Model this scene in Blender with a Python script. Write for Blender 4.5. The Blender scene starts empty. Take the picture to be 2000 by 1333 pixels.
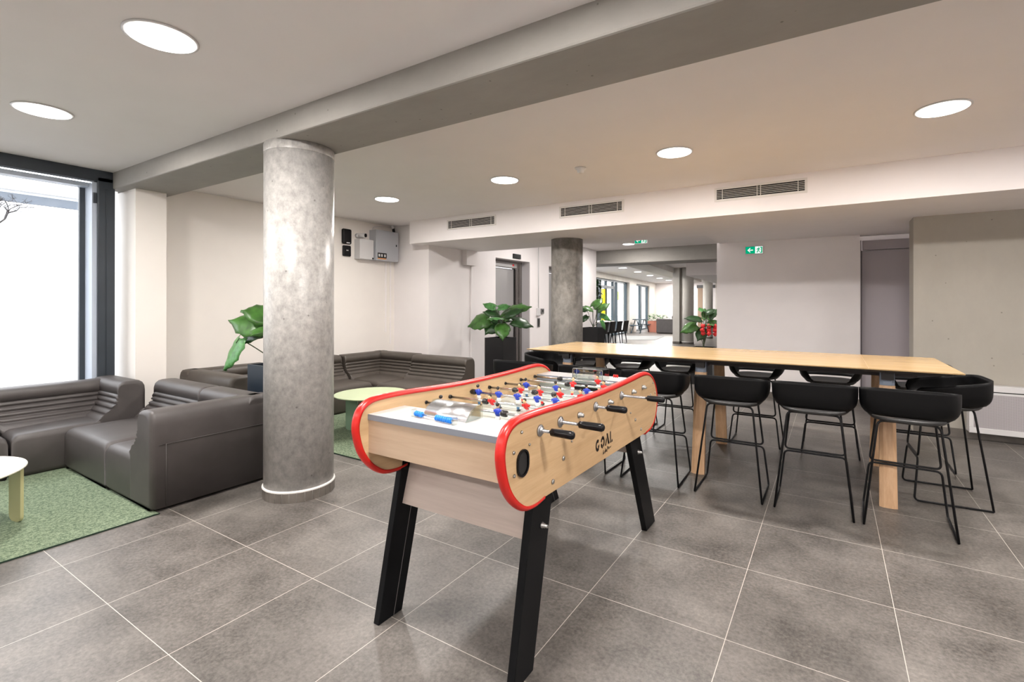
import bpy, bmesh, math, random
from mathutils import Vector, Matrix
PI = math.pi
scene = bpy.context.scene
COL = scene.collection
random.seed(7)

# ------------------------------------------------------------------ camera
cam_d = bpy.data.cameras.new('camera')
cam = bpy.data.objects.new('camera', cam_d)
COL.objects.link(cam)
cam_d.sensor_fit = 'HORIZONTAL'; cam_d.sensor_width = 36.0
cam_d.lens = 941.63 / 2000 * 36
cam_d.shift_x = -49.58 / 2000; cam_d.shift_y = -70.87 / 2000
cam_d.clip_start = 0.05; cam_d.clip_end = 200
yaw, roll = 0.54745, -0.00127
Rm = Matrix.Rotation(yaw, 3, 'Z') @ Matrix.Rotation(roll, 3, 'Y')
right, fwd, up = Rm @ Vector((1, 0, 0)), Rm @ Vector((0, 1, 0)), Rm @ Vector((0, 0, 1))
mw = Matrix.Identity(4)
for i in range(3):
    mw[i][0], mw[i][1], mw[i][2] = right[i], up[i], -fwd[i]
mw.translation = (0, 0, 1.34)
cam.matrix_world = mw
scene.camera = cam

# ------------------------------------------------------------------ world, exposure
world = bpy.data.worlds.new('overcast_sky'); scene.world = world
world.use_nodes = True
bg = world.node_tree.nodes['Background']
bg.inputs['Color'].default_value = (0.93, 0.965, 1.0, 1)
bg.inputs['Strength'].default_value = 6.5
scene.view_settings.view_transform = 'Standard'
scene.view_settings.look = 'None'
scene.view_settings.exposure = 0.08
scene.view_settings.gamma = 1.0
scene.view_settings.use_curve_mapping = False

LAMP_W = 41.0          # watts of every ceiling downlight
LAMP_COL = (1.0, 0.955, 0.915)
def sky_portal(name, loc, rot, sx, sy):
    ld = bpy.data.lights.new(name, 'AREA'); ld.shape = 'RECTANGLE'
    ld.size = sx; ld.size_y = sy; ld.cycles.is_portal = True
    o = bpy.data.objects.new(name, ld); COL.objects.link(o)
    o.location = loc; o.rotation_euler = rot
    return o
# sky light entering through the tall window of the left wall and the far lounge windows
sky_portal('window_portal', (-6.16, 0.2, 1.3), (0, -PI/2, 0), 2.5, 3.1)
sky_portal('lounge_portal', (-7.9, 20.0, 1.2), (0, -PI/2, -0.11), 2.4, 12.8)

# ------------------------------------------------------------------ materials
def new_mat(name):
    m = bpy.data.materials.new(name); m.use_nodes = True
    nt = m.node_tree; b = nt.nodes['Principled BSDF']
    return m, nt, b
def plain(name, col, rough=0.5, metal=0.0, noise=0.0, scale=20, bump=0.0, spec=0.5, stretch=None):
    m, nt, b = new_mat(name)
    b.inputs['Base Color'].default_value = (*col, 1)
    b.inputs['Roughness'].default_value = rough
    b.inputs['Metallic'].default_value = metal
    b.inputs['Specular IOR Level'].default_value = spec
    if noise or bump:
        tc = nt.nodes.new('ShaderNodeTexCoord'); mp = nt.nodes.new('ShaderNodeMapping')
        nt.links.new(tc.outputs['Object'], mp.inputs['Vector'])
        if stretch: mp.inputs['Scale'].default_value = stretch
        n = nt.nodes.new('ShaderNodeTexNoise'); n.inputs['Scale'].default_value = scale; n.inputs['Detail'].default_value = 5
        nt.links.new(mp.outputs['Vector'], n.inputs['Vector'])
        if noise:
            r = nt.nodes.new('ShaderNodeValToRGB')
            r.color_ramp.elements[0].position = 0.3; r.color_ramp.elements[1].position = 0.7
            r.color_ramp.elements[0].color = (*[max(0, c*(1-noise)) for c in col], 1)
            r.color_ramp.elements[1].color = (*[min(1, c*(1+noise)) for c in col], 1)
            nt.links.new(n.outputs['Fac'], r.inputs['Fac']); nt.links.new(r.outputs['Color'], b.inputs['Base Color'])
        if bump:
            bp = nt.nodes.new('ShaderNodeBump'); bp.inputs['Strength'].default_value = bump; bp.inputs['Distance'].default_value = 0.01
            nt.links.new(n.outputs['Fac'], bp.inputs['Height']); nt.links.new(bp.outputs['Normal'], b.inputs['Normal'])
    return m
def emit(name, col, s):
    m = bpy.data.materials.new(name); m.use_nodes = True; nt = m.node_tree
    nt.nodes.clear(); e = nt.nodes.new('ShaderNodeEmission'); o = nt.nodes.new('ShaderNodeOutputMaterial')
    e.inputs['Color'].default_value = (*col, 1); e.inputs['Strength'].default_value = s
    nt.links.new(e.outputs[0], o.inputs[0]); return m
def glass(name, tint=(1, 1, 1), gl=0.08, haze=0.0):
    m = bpy.data.materials.new(name); m.use_nodes = True; nt = m.node_tree; nt.nodes.clear()
    t = nt.nodes.new('ShaderNodeBsdfTransparent'); t.inputs[0].default_value = (*tint, 1)
    g = nt.nodes.new('ShaderNodeBsdfGlossy'); g.inputs['Roughness'].default_value = 0.02
    mx = nt.nodes.new('ShaderNodeMixShader'); mx.inputs[0].default_value = gl
    o = nt.nodes.new('ShaderNodeOutputMaterial')
    nt.links.new(t.outputs[0], mx.inputs[1]); nt.links.new(g.outputs[0], mx.inputs[2])
    if haze:
        d = nt.nodes.new('ShaderNodeBsdfTranslucent'); d.inputs[0].default_value = (1, 1, 1, 1)
        m2 = nt.nodes.new('ShaderNodeMixShader'); m2.inputs[0].default_value = haze
        nt.links.new(mx.outputs[0], m2.inputs[1]); nt.links.new(d.outputs[0], m2.inputs[2]); nt.links.new(m2.outputs[0], o.inputs[0])
    else: nt.links.new(mx.outputs[0], o.inputs[0])
    return m
def concrete(name, col, var=0.18, rough=0.6, scale=3.0, pits=True, stretch=(1, 1, 0.6)):
    m, nt, b = new_mat(name); N = nt.nodes.new; L = nt.links.new
    tc = N('ShaderNodeTexCoord'); mp = N('ShaderNodeMapping'); mp.inputs['Scale'].default_value = stretch
    L(tc.outputs['Object'], mp.inputs['Vector'])
    n1 = N('ShaderNodeTexNoise'); n1.inputs['Scale'].default_value = scale; n1.inputs['Detail'].default_value = 9; n1.inputs['Roughness'].default_value = 0.72
    L(mp.outputs[0], n1.inputs['Vector'])
    r = N('ShaderNodeValToRGB'); r.color_ramp.elements[0].position = 0.32; r.color_ramp.elements[1].position = 0.68
    r.color_ramp.elements[0].color = (*[c*(1-var) for c in col], 1); r.color_ramp.elements[1].color = (*[min(1, c*(1+var)) for c in col], 1)
    L(n1.outputs['Fac'], r.inputs['Fac'])
    out = r.outputs['Color']
    if pits:
        v = N('ShaderNodeTexVoronoi'); v.inputs['Scale'].default_value = 9
        L(tc.outputs['Object'], v.inputs['Vector'])
        r2 = N('ShaderNodeValToRGB'); r2.color_ramp.elements[0].position = 0.045; r2.color_ramp.elements[1].position = 0.07
        r2.color_ramp.elements[0].color = (0.25, 0.24, 0.22, 1); r2.color_ramp.elements[1].color = (1, 1, 1, 1)
        L(v.outputs['Distance'], r2.inputs['Fac'])
        mx = N('ShaderNodeMix'); mx.data_type = 'RGBA'; mx.blend_type = 'MULTIPLY'; mx.inputs['Factor'].default_value = 0.6
        L(out, mx.inputs['A']); L(r2.outputs['Color'], mx.inputs['B']); out = mx.outputs['Result']
    L(out, b.inputs['Base Color']); b.inputs['Roughness'].default_value = rough
    bp = N('ShaderNodeBump'); bp.inputs['Strength'].default_value = 0.12; bp.inputs['Distance'].default_value = 0.01
    L(n1.outputs['Fac'], bp.inputs['Height']); L(bp.outputs['Normal'], b.inputs['Normal'])
    return m
def wood(name, c1, c2, axis='X', scale=3.5, rough=0.4):
    m, nt, b = new_mat(name); N = nt.nodes.new; L = nt.links.new
    tc = N('ShaderNodeTexCoord'); mp = N('ShaderNodeMapping')
    sc = {'X': (0.6, 9, 9), 'Y': (9, 0.6, 9), 'Z': (9, 9, 0.6)}[axis]
    mp.inputs['Scale'].default_value = sc
    L(tc.outputs['Object'], mp.inputs['Vector'])
    n = N('ShaderNodeTexNoise'); n.inputs['Scale'].default_value = scale; n.inputs['Detail'].default_value = 6; n.inputs['Distortion'].default_value = 0.6
    L(mp.outputs[0], n.inputs['Vector'])
    n2 = N('ShaderNodeTexNoise'); n2.inputs['Scale'].default_value = scale*6; n2.inputs['Detail'].default_value = 3
    L(mp.outputs[0], n2.inputs['Vector'])
    ad = N('ShaderNodeMath'); ad.operation = 'ADD'
    ml = N('ShaderNodeMath'); ml.operation = 'MULTIPLY'; ml.inputs[1].default_value = 0.35
    L(n2.outputs['Fac'], ml.inputs[0]); L(n.outputs['Fac'], ad.inputs[0]); L(ml.outputs[0], ad.inputs[1])
    r = N('ShaderNodeValToRGB'); r.color_ramp.elements[0].position = 0.45; r.color_ramp.elements[1].position = 0.9
    r.color_ramp.elements[0].color = (*c2, 1); r.color_ramp.elements[1].color = (*c1, 1)
    L(ad.outputs[0], r.inputs['Fac']); L(r.outputs['Color'], b.inputs['Base Color'])
    b.inputs['Roughness'].default_value = rough
    return m

def floor_mat():
    m, nt, b = new_mat('grey_stone_tiles'); N = nt.nodes.new; L = nt.links.new
    tc = N('ShaderNodeTexCoord'); mp = N('ShaderNodeMapping')
    mp.inputs['Location'].default_value = (-0.2386 + 0.6*40, -0.2404 + 0.6*40, 0)
    L(tc.outputs['Object'], mp.inputs['Vector'])
    br = N('ShaderNodeTexBrick'); br.offset = 0.0; br.squash = 1.0
    br.inputs['Scale'].default_value = 1.0; br.inputs['Brick Width'].default_value = 0.6; br.inputs['Row Height'].default_value = 0.6
    br.inputs['Mortar Size'].default_value = 0.0015; br.inputs['Mortar Smooth'].default_value = 0.1; br.inputs['Bias'].default_value = 0.0
    br.inputs['Color1'].default_value = (0.88, 0.88, 0.88, 1); br.inputs['Color2'].default_value = (1.08, 1.08, 1.08, 1)
    L(mp.outputs[0], br.inputs['Vector'])
    n1 = N('ShaderNodeTexNoise'); n1.inputs['Scale'].default_value = 2.6; n1.inputs['Detail'].default_value = 10; n1.inputs['Roughness'].default_value = 0.68
    L(tc.outputs['Object'], n1.inputs['Vector'])
    n2 = N('ShaderNodeTexNoise'); n2.inputs['Scale'].default_value = 60; n2.inputs['Detail'].default_value = 6; n2.inputs['Roughness'].default_value = 0.7
    L(tc.outputs['Object'], n2.inputs['Vector'])
    mm = N('ShaderNodeMix'); mm.data_type = 'FLOAT'; mm.inputs['Factor'].default_value = 0.45
    L(n1.outputs['Fac'], mm.inputs['A']); L(n2.outputs['Fac'], mm.inputs['B'])
    r = N('ShaderNodeValToRGB'); r.color_ramp.elements[0].position = 0.36; r.color_ramp.elements[1].position = 0.66
    r.color_ramp.elements[0].color = (0.054, 0.048, 0.043, 1); r.color_ramp.elements[1].color = (0.228, 0.207, 0.188, 1)
    L(mm.outputs['Result'], r.inputs['Fac'])
    mu = N('ShaderNodeMix'); mu.data_type = 'RGBA'; mu.blend_type = 'MULTIPLY'; mu.inputs['Factor'].default_value = 1.0
    L(r.outputs['Color'], mu.inputs['A']); L(br.outputs['Color'], mu.inputs['B'])
    mx = N('ShaderNodeMix'); mx.data_type = 'RGBA'
    L(br.outputs['Fac'], mx.inputs['Factor']); L(mu.outputs['Result'], mx.inputs['A']); mx.inputs['B'].default_value = (0.52, 0.48, 0.43, 1)
    L(mx.outputs['Result'], b.inputs['Base Color'])
    rr = N('ShaderNodeMapRange'); rr.inputs['To Min'].default_value = 0.30; rr.inputs['To Max'].default_value = 0.50
    L(n1.outputs['Fac'], rr.inputs['Value']); L(rr.outputs['Result'], b.inputs['Roughness'])
    bp = N('ShaderNodeBump'); bp.inputs['Strength'].default_value = 0.08; bp.inputs['Distance'].default_value = 0.004
    L(n2.outputs['Fac'], bp.inputs['Height']); L(bp.outputs['Normal'], b.inputs['Normal'])
    return m
def rug_mat(name, a, c):
    m, nt, b = new_mat(name); N = nt.nodes.new; L = nt.links.new
    tc = N('ShaderNodeTexCoord')
    n = N('ShaderNodeTexNoise'); n.inputs['Scale'].default_value = 75; n.inputs['Detail'].default_value = 4; n.inputs['Roughness'].default_value = 0.8
    L(tc.outputs['Object'], n.inputs['Vector'])
    r = N('ShaderNodeValToRGB'); r.color_ramp.elements[0].position = 0.38; r.color_ramp.elements[1].position = 0.62
    r.color_ramp.elements[0].color = (*a, 1); r.color_ramp.elements[1].color = (*c, 1)
    L(n.outputs['Fac'], r.inputs['Fac']); L(r.outputs['Color'], b.inputs['Base Color']); b.inputs['Roughness'].default_value = 0.95
    bp = N('ShaderNodeBump'); bp.inputs['Strength'].default_value = 0.7; bp.inputs['Distance'].default_value = 0.006
    L(n.outputs['Fac'], bp.inputs['Height']); L(bp.outputs['Normal'], b.inputs['Normal'])
    return m
def perforated(name, c1, c2):
    m, nt, b = new_mat(name); N = nt.nodes.new; L = nt.links.new
    tc = N('ShaderNodeTexCoord'); ck = N('ShaderNodeTexVoronoi'); ck.inputs['Scale'].default_value = 85; ck.inputs['Randomness'].default_value = 0
    L(tc.outputs['Object'], ck.inputs['Vector'])
    r = N('ShaderNodeValToRGB'); r.color_ramp.elements[0].position = 0.25; r.color_ramp.elements[1].position = 0.4
    r.color_ramp.elements[0].color = (*c2, 1); r.color_ramp.elements[1].color = (*c1, 1)
    L(ck.outputs['Distance'], r.inputs['Fac']); L(r.outputs['Color'], b.inputs['Base Color']); b.inputs['Roughness'].default_value = 0.5
    return m

M = dict(
    floor=floor_mat(),
    white=plain('white_wall_paint', (0.83, 0.79, 0.785), 0.75, noise=0.015, scale=4),
    cream=plain('cream_wall_paint', (0.80, 0.755, 0.71), 0.75, noise=0.015, scale=4),
    ceil=plain('ceiling_paint', (0.80, 0.765, 0.755), 0.8, noise=0.012, scale=3),
    beam=concrete('beam_concrete', (0.285, 0.27, 0.248), 0.10, 0.7, 2.2, True, (0.5, 1, 1)),
    pillar=concrete('polished_pillar_concrete', (0.37, 0.357, 0.34), 0.30, 0.33, 22.0, True, (1, 1, 0.8)),
    pillar2=concrete('rough_pillar_concrete', (0.23, 0.215, 0.195), 0.5, 0.7, 7.0, True, (1, 1, 0.7)),
    concwall=concrete('wall_concrete', (0.36, 0.335, 0.29), 0.06, 0.7, 2.0, True),
    paleconc=concrete('pale_concrete', (0.66, 0.63, 0.58), 0.08, 0.7, 3.0, False),
    skirt=plain('grey_tile_skirting', (0.13, 0.115, 0.10), 0.45, noise=0.25, scale=8),
    alu=plain('anthracite_aluminium', (0.028, 0.036, 0.046), 0.4, noise=0.1, scale=5),
    alulight=plain('light_aluminium_reveal', (0.45, 0.50, 0.58), 0.4),
    glass=glass('window_glass'), clear=glass('clear_plastic', (0.93, 0.97, 0.95), 0.22),
    leather=plain('taupe_leather', (0.062, 0.054, 0.052), 0.46, noise=0.10, scale=9, bump=0.06),
    leather2=plain('brown_taupe_leather', (0.064, 0.053, 0.044), 0.48, noise=0.10, scale=9, bump=0.06),
    piping=plain('dark_piping', (0.045, 0.038, 0.035), 0.5),
    rug=rug_mat('green_melange_carpet', (0.055, 0.088, 0.050), (0.25, 0.31, 0.20)),
    rugedge=plain('dark_green_binding', (0.012, 0.035, 0.02), 0.8),
    greytop=rug_mat('grey_carpet', (0.22, 0.23, 0.23), (0.34, 0.35, 0.35)),
    tgreen=plain('pale_green_lacquer', (0.50, 0.58, 0.36), 0.35), tleg=plain('sage_green_lacquer', (0.24, 0.36, 0.25), 0.4),
    tyel=plain('pale_cream_lacquer', (0.68, 0.66, 0.56), 0.35), tyleg=plain('cream_green_leg_lacquer', (0.44, 0.42, 0.22), 0.4),
    beech=wood('beech_laminate', (0.60, 0.415, 0.235), (0.47, 0.305, 0.16), 'Y', 3.0, 0.38),
    beechx=wood('beech_laminate_across', (0.52, 0.385, 0.275), (0.43, 0.31, 0.21), 'X', 3.0, 0.42),
    oak=wood('oak_veneer', (0.56, 0.385, 0.195), (0.445, 0.29, 0.13), 'X', 2.0, 0.2),
    oakleg=wood('oak_leg', (0.62, 0.40, 0.24), (0.45, 0.27, 0.14), 'Z', 3.0, 0.4),
    apron=wood('greyed_beech_laminate', (0.50, 0.42, 0.37), (0.42, 0.345, 0.30), 'X', 3.0, 0.35),
    red=plain('red_rubber', (0.56, 0.013, 0.009), 0.3), redfig=plain('red_shirt_paint', (0.60, 0.008, 0.008), 0.35),
    blue=plain('blue_shirt_paint', (0.012, 0.04, 0.38), 0.35), bead=plain('bright_blue_plastic', (0.01, 0.20, 0.72), 0.3),
    skin=plain('figure_skin_paint', (0.72, 0.47, 0.26), 0.4), white_p=plain('white_paint', (0.78, 0.77, 0.75), 0.35),
    hair=plain('black_paint', (0.01, 0.008, 0.008), 0.3), sock=plain('teal_sock_paint', (0.05, 0.12, 0.22), 0.4),
    greyedge=plain('grey_edge_band', (0.20, 0.215, 0.25), 0.45), plate=plain('white_laminate', (0.47, 0.455, 0.45), 0.35),
    field=plain('pitch_laminate', (0.52, 0.575, 0.54), 0.25),
    chrome=plain('polished_steel', (0.60, 0.60, 0.61), 0.2, 1.0), steel=plain('brushed_steel', (0.36, 0.36, 0.365), 0.35, 1.0),
    aluc=plain('brushed_aluminium', (0.82, 0.83, 0.85), 0.25, 1.0), zinc=plain('zinc_bolt', (0.42, 0.42, 0.41), 0.33, 1.0),
    black=plain('black_gloss', (0.006, 0.006, 0.007), 0.25, spec=0.25), blackm=plain('black_powder_coat', (0.006, 0.006, 0.007), 0.45, spec=0.25),
    legblk=plain('black_painted_leg', (0.005, 0.0052, 0.006), 0.45, noise=0.3, scale=6, spec=0.12), legblue=plain('worn_black_front', (0.022, 0.028, 0.038), 0.3),
    shell=plain('black_stool_shell', (0.005, 0.005, 0.0055), 0.45, spec=0.14), shellin=plain('charcoal_seat', (0.035, 0.034, 0.034), 0.4),
    under=plain('dark_table_underside', (0.055, 0.05, 0.05), 0.5), bracket=plain('grey_steel_bracket', (0.17, 0.20, 0.25), 0.35, 0.3),
    pot=plain('black_planter', (0.007, 0.007, 0.008), 0.4), potside=plain('navy_black_planter', (0.010, 0.018, 0.03), 0.35),
    soil=plain('dark_soil', (0.03, 0.02, 0.015), 0.9, noise=0.4, scale=60),
    leaf=plain('leaf_green', (0.045, 0.13, 0.022), 0.35, noise=0.45, scale=14), leafl=plain('leaf_light_green', (0.07, 0.22, 0.06), 0.35, noise=0.35, scale=30),
    leafd=plain('leaf_dark_green', (0.018, 0.06, 0.015), 0.35, noise=0.3, scale=14), stem=plain('plant_stem', (0.05, 0.065, 0.03), 0.6),
    redflower=plain('red_flower', (0.65, 0.02, 0.02), 0.5), terracotta=plain('terracotta', (0.50, 0.19, 0.13), 0.6),
    door=plain('elevator_steel', (0.42, 0.41, 0.41), 0.38, 0.35, noise=0.03, scale=3, stretch=(1, 60, 1)),
    doorfr=plain('elevator_frame_steel', (0.30, 0.28, 0.27), 0.25, 0.9),
    jamb=plain('grey_jamb', (0.52, 0.49, 0.49), 0.6), lilac=plain('grey_lilac_door', (0.42, 0.385, 0.41), 0.45),
    exitg=emit('lit_green_sign', (0.0, 0.42, 0.20), 0.9), exitw=emit('lit_white_sign', (0.90, 1.0, 0.95), 0.95),
    lamp=emit('lit_diffuser', (1.0, 0.96, 0.90), 9.0), slot=plain('dark_void', (0.012, 0.011, 0.011), 0.8),
    vent=plain('white_grille', (0.68, 0.65, 0.62), 0.5), boxw=plain('white_plastic', (0.62, 0.61, 0.61), 0.4), boxg=plain('grey_metal_cabinet', (0.42, 0.43, 0.46), 0.4),
    perf=perforated('perforated_grey_sheet', (0.40, 0.375, 0.385), (0.12, 0.11, 0.115)), yellow=plain('yellow_panel', (0.90, 0.72, 0.0), 0.4),
    extw=plain('exterior_white_render', (0.85, 0.86, 0.88), 0.8), extg=plain('exterior_grey_band', (0.10, 0.12, 0.15), 0.6),
    twig=plain('twig_bark', (0.03, 0.028, 0.03), 0.9), ground=plain('exterior_paving', (0.55, 0.56, 0.57), 0.8, noise=0.1, scale=2),
    orange=plain('orange_label', (0.8, 0.3, 0.05), 0.5), bluegrey=plain('blue_grey_metal', (0.045, 0.07, 0.085), 0.4),
    greyp=plain('grey_counter_panel', (0.15, 0.145, 0.145), 0.5), tan=plain('tan_door', (0.42, 0.30, 0.21), 0.5),
    silicone=plain('white_sealant', (0.75, 0.73, 0.70), 0.5),
)

# ------------------------------------------------------------------ mesh helpers
def BM(): return bmesh.new()
def box(bm, x0, x1, y0, y1, z0, z1, mi=0):
    v = [bm.verts.new(p) for p in ((x0,y0,z0),(x1,y0,z0),(x1,y1,z0),(x0,y1,z0),(x0,y0,z1),(x1,y0,z1),(x1,y1,z1),(x0,y1,z1))]
    for f in ((0,3,2,1),(4,5,6,7),(0,1,5,4),(1,2,6,5),(2,3,7,6),(3,0,4,7)):
        bm.faces.new([v[i] for i in f]).material_index = mi
def prism(bm, poly, axis, a0, a1, mi=0):
    def P(p, a):
        return {'X': (a, p[0], p[1]), 'Y': (p[0], a, p[1]), 'Z': (p[0], p[1], a)}[axis]
    v0 = [bm.verts.new(P(p, a0)) for p in poly]; v1 = [bm.verts.new(P(p, a1)) for p in poly]
    n = len(poly)
    fs = [bm.faces.new(v0), bm.faces.new(list(reversed(v1)))]
    for i in range(n): fs.append(bm.faces.new((v0[i], v1[i], v1[(i+1) % n], v0[(i+1) % n])))
    for f in fs: f.material_index = mi
    bmesh.ops.recalc_face_normals(bm, faces=fs)
def frame_of(d):
    d = d.normalized(); a = Vector((0, 0, 1)) if abs(d.z) < 0.9 else Vector((1, 0, 0))
    u = d.cross(a).normalized(); return u, d.cross(u).normalized()
def tube(bm, pts, r, seg=8, closed=False, mi=0, radii=None):
    pts = [Vector(p) for p in pts]; n = len(pts); rings = []
    u = None
    for i, p in enumerate(pts):
        if closed: d = (pts[(i+1) % n] - pts[i-1])
        else: d = (pts[min(i+1, n-1)] - pts[max(i-1, 0)])
        d = d.normalized()
        if u is None: u, w = frame_of(d)
        else:
            u = (u - d * u.dot(d))
            if u.length < 1e-6: u, w = frame_of(d)
            u.normalize(); w = d.cross(u)
        rr = radii[i] if radii else r
        rings.append([bm.verts.new(p + (u*math.cos(2*PI*k/seg) + w*math.sin(2*PI*k/seg))*rr) for k in range(seg)])
    fs = []
    for i in range(n if closed else n-1):
        a, b = rings[i], rings[(i+1) % n]
        for k in range(seg): fs.append(bm.faces.new((a[k], a[(k+1) % seg], b[(k+1) % seg], b[k])))
    if not closed:
        fs.append(bm.faces.new(list(reversed(rings[0])))); fs.append(bm.faces.new(rings[-1]))
    for f in fs: f.material_index = mi; f.smooth = True
def fillet(pts, r, seg=4, closed=False):
    pts = [Vector(p) for p in pts]; n = len(pts); out = []
    for i, p in enumerate(pts):
        if not closed and i in (0, n-1): out.append(p); continue
        a, b = pts[i-1] - p, pts[(i+1) % n] - p
        t = min(r, a.length*0.49, b.length*0.49)
        A, B = p + a.normalized()*t, p + b.normalized()*t
        for k in range(seg+1):
            s = k/seg; out.append(A*(1-s)**2 + p*2*s*(1-s) + B*s*s)
    return out
def lathe(bm, prof, c=(0, 0, 0), axis='Z', seg=24, mi=0, smooth=True):
    rings = []
    for r, h in prof:
        ring = []
        for k in range(seg):
            a = 2*PI*k/seg; x, y = r*math.cos(a), r*math.sin(a)
            p = {'Z': (x, y, h), 'X': (h, x, y), 'Y': (x, h, y)}[axis]
            ring.append(bm.verts.new((c[0]+p[0], c[1]+p[1], c[2]+p[2])))
        rings.append(ring)
    fs = []
    for a, b in zip(rings, rings[1:]):
        for k in range(seg): fs.append(bm.faces.new((a[k], a[(k+1) % seg], b[(k+1) % seg], b[k])))
    fs.append(bm.faces.new(rings[0])); fs.append(bm.faces.new(rings[-1]))
    for f in fs: f.material_index = mi; f.smooth = smooth
    fs[-1].smooth = fs[-2].smooth = False
    bmesh.ops.recalc_face_normals(bm, faces=fs)
def link(name, data): 
    o = bpy.data.objects.new(name, data); COL.objects.link(o); return o
def obj(name, bm, mats, parent=None, bevel=0, bseg=2, smooth=False, recalc=True):
    if recalc: bmesh.ops.recalc_face_normals(bm, faces=bm.faces)
    me = bpy.data.meshes.new(name)
    off = parent.location.copy() if (parent is not None) else Vector((0, 0, 0))
    pp = parent
    while pp is not None and pp.parent is not None: pp = pp.parent; off += pp.location
    if parent is not None: bmesh.ops.translate(bm, verts=bm.verts, vec=-off)
    bm.to_mesh(me); bm.free()
    for m in (mats if isinstance(mats, (list, tuple)) else [mats]): me.materials.append(m)
    if smooth:
        for p in me.polygons: p.use_smooth = True
    o = link(name, me)
    if parent is not None: o.parent = parent
    if bevel:
        b = o.modifiers.new('bevel', 'BEVEL'); b.width = bevel; b.segments = bseg; b.limit_method = 'ANGLE'; b.angle_limit = math.radians(40)
    return o
def tag(o, label, cat, group=None, kind=None):
    if label: o['label'] = label
    if cat: o['category'] = cat
    if group: o['group'] = group
    if kind: o['kind'] = kind
    return o
def thing(name, label, cat, loc=(0, 0, 0), group=None):
    o = link(name, None); o.location = loc; o.empty_display_size = 0.1
    return tag(o, label, cat, group)
def struct(name, bm, m, parent=None, bevel=0):
    o = obj(name, bm, m, parent, bevel)
    if parent is None: o['kind'] = 'structure'
    return o
def sbox(name, m, *a, bevel=0):
    bm = BM(); box(bm, *a); return struct(name, bm, m, bevel=bevel)
def pbox(name, m, parent, *a, bevel=0, bseg=2):
    bm = BM(); box(bm, *a); return obj(name, bm, m, parent, bevel, bseg)
def copy_tree(o, parent=None):
    c = o.copy(); COL.objects.link(c)
    if parent is not None:
        c.parent = parent; c.matrix_parent_inverse = o.matrix_parent_inverse.copy()
    for ch in list(o.children): copy_tree(ch, c)
    return c

# ------------------------------------------------------------------ the setting
H = 2.617; HS = 2.274; HB = 2.456
sbox('floor', M['floor'], -9.6, 6.0, -4.0, 30.0, -0.10, 0.0)
bm = BM()
box(bm, -6.4, 6.0, -4.0, 6.72, H, H+0.12)
struct('ceiling', bm, M['ceil'])
struct_far = BM(); box(struct_far, -5.6, 6.0, 6.72, 12.05, 2.80, 2.92); o = struct('ceiling', struct_far, M['ceil'])
bm = BM(); box(bm, -10.5, 6.0, 12.9, 30.0, 2.62, 2.74); struct('ceiling', bm, M['ceil'])
# concrete beam over the round pillar, and the one far behind
sbox('trim_1', M['beam'], -6.06, 6.0, 1.850, 2.285, HB, H+0.01, bevel=0.012)
sbox('trim_2', M['beam'], -6.6, 6.0, 12.02, 12.9, 2.44, 2.85, bevel=0.01)
# dropped duct box across the room and its deeper part in front of the white wall
bm = BM(); prism(bm, [(-5.538, 5.307), (6.0, 5.307), (6.0, 7.85), (-1.45, 7.85), (-1.45, 6.72), (-5.42, 6.72), (-5.42, 5.60), (-5.538, 5.60)], 'Z', HS, H+0.01)
struct('trim_3', bm, M['white'])
# left wall with pilaster, back corner block
sbox('wall_left', M['cream'], -6.45, -6.15, 1.95, 5.60, 0, H+0.05)
bm = BM(); box(bm, -6.5, -5.714, 1.947, 2.20, 0, HB)
struct('wall_left_pilaster', bm, M['cream'])
bm = BM(); prism(bm, [(-6.45, 5.556), (-5.38, 5.556), (-5.38, 6.30), (-5.40, 6.30), (-5.40, 6.60), (-5.375, 6.60), (-5.375, 6.66), (-5.6, 6.66), (-5.6, 5.9), (-6.45, 5.9)], 'Z', 0, H+0.04)
struct('wall_back_corner', bm, M['white'])
sbox('trim_4', M['white'], -5.40, -5.30, 6.38, 6.66, 2.02, HS)
# wall with the two elevator openings (runs away from the camera)
bm = BM()
box(bm, -5.75, -5.40, 6.66, 7.344, 0, 2.9); box(bm, -5.75, -5.40, 8.555, 9.35, 0, 2.9); box(bm, -5.75, -5.40, 10.55, 11.69, 0, 2.9)
box(bm, -5.75, -5.40, 7.344, 8.555, 2.232, 2.9); box(bm, -5.75, -5.40, 9.35, 10.55, 2.21, 2.9)
struct('wall_elevators', bm, M['white'])
sbox('wall_end', M['white'], -9.0, -5.40, 11.69, 11.9, 0, 2.9)
# right side: white wall, lilac door recess, concrete wall
sbox('wall_back', M['white'], -1.49, 0.327, 7.70, 7.95, 0, HS+0.01)
sbox('wall_back_side', M['white'], -1.49, -1.29, 7.95, 10.2, 0, 2.85)
sbox('wall_recess', M['white'], 0.327, 1.2, 7.98, 8.1, 0, HS+0.01)
bm = BM(); box(bm, 0.742, 6.0, 6.43, 6.75, 0, HS+0.01)
struct('wall_right', bm, M['concwall'])
sbox('wall_right_return', M['white'], 0.90, 1.2, 6.75, 8.0, 0, HS+0.01)
sbox('wall_side', M['white'], 3.6, 3.8, -4.0, 6.5, 0, H+0.05)
bm = BM(); box(bm, 0.742, 3.6, 6.415, 6.43, 0, 0.085); struct('baseboard_right', bm, M['skirt'])
sbox('baseboard_back', M['skirt'], -1.49, 0.327, 7.685, 7.70, 0, 0.085)
sbox('baseboard_left', M['skirt'], -6.15, -6.135, 2.2, 5.55, 0, 0.085)
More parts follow.
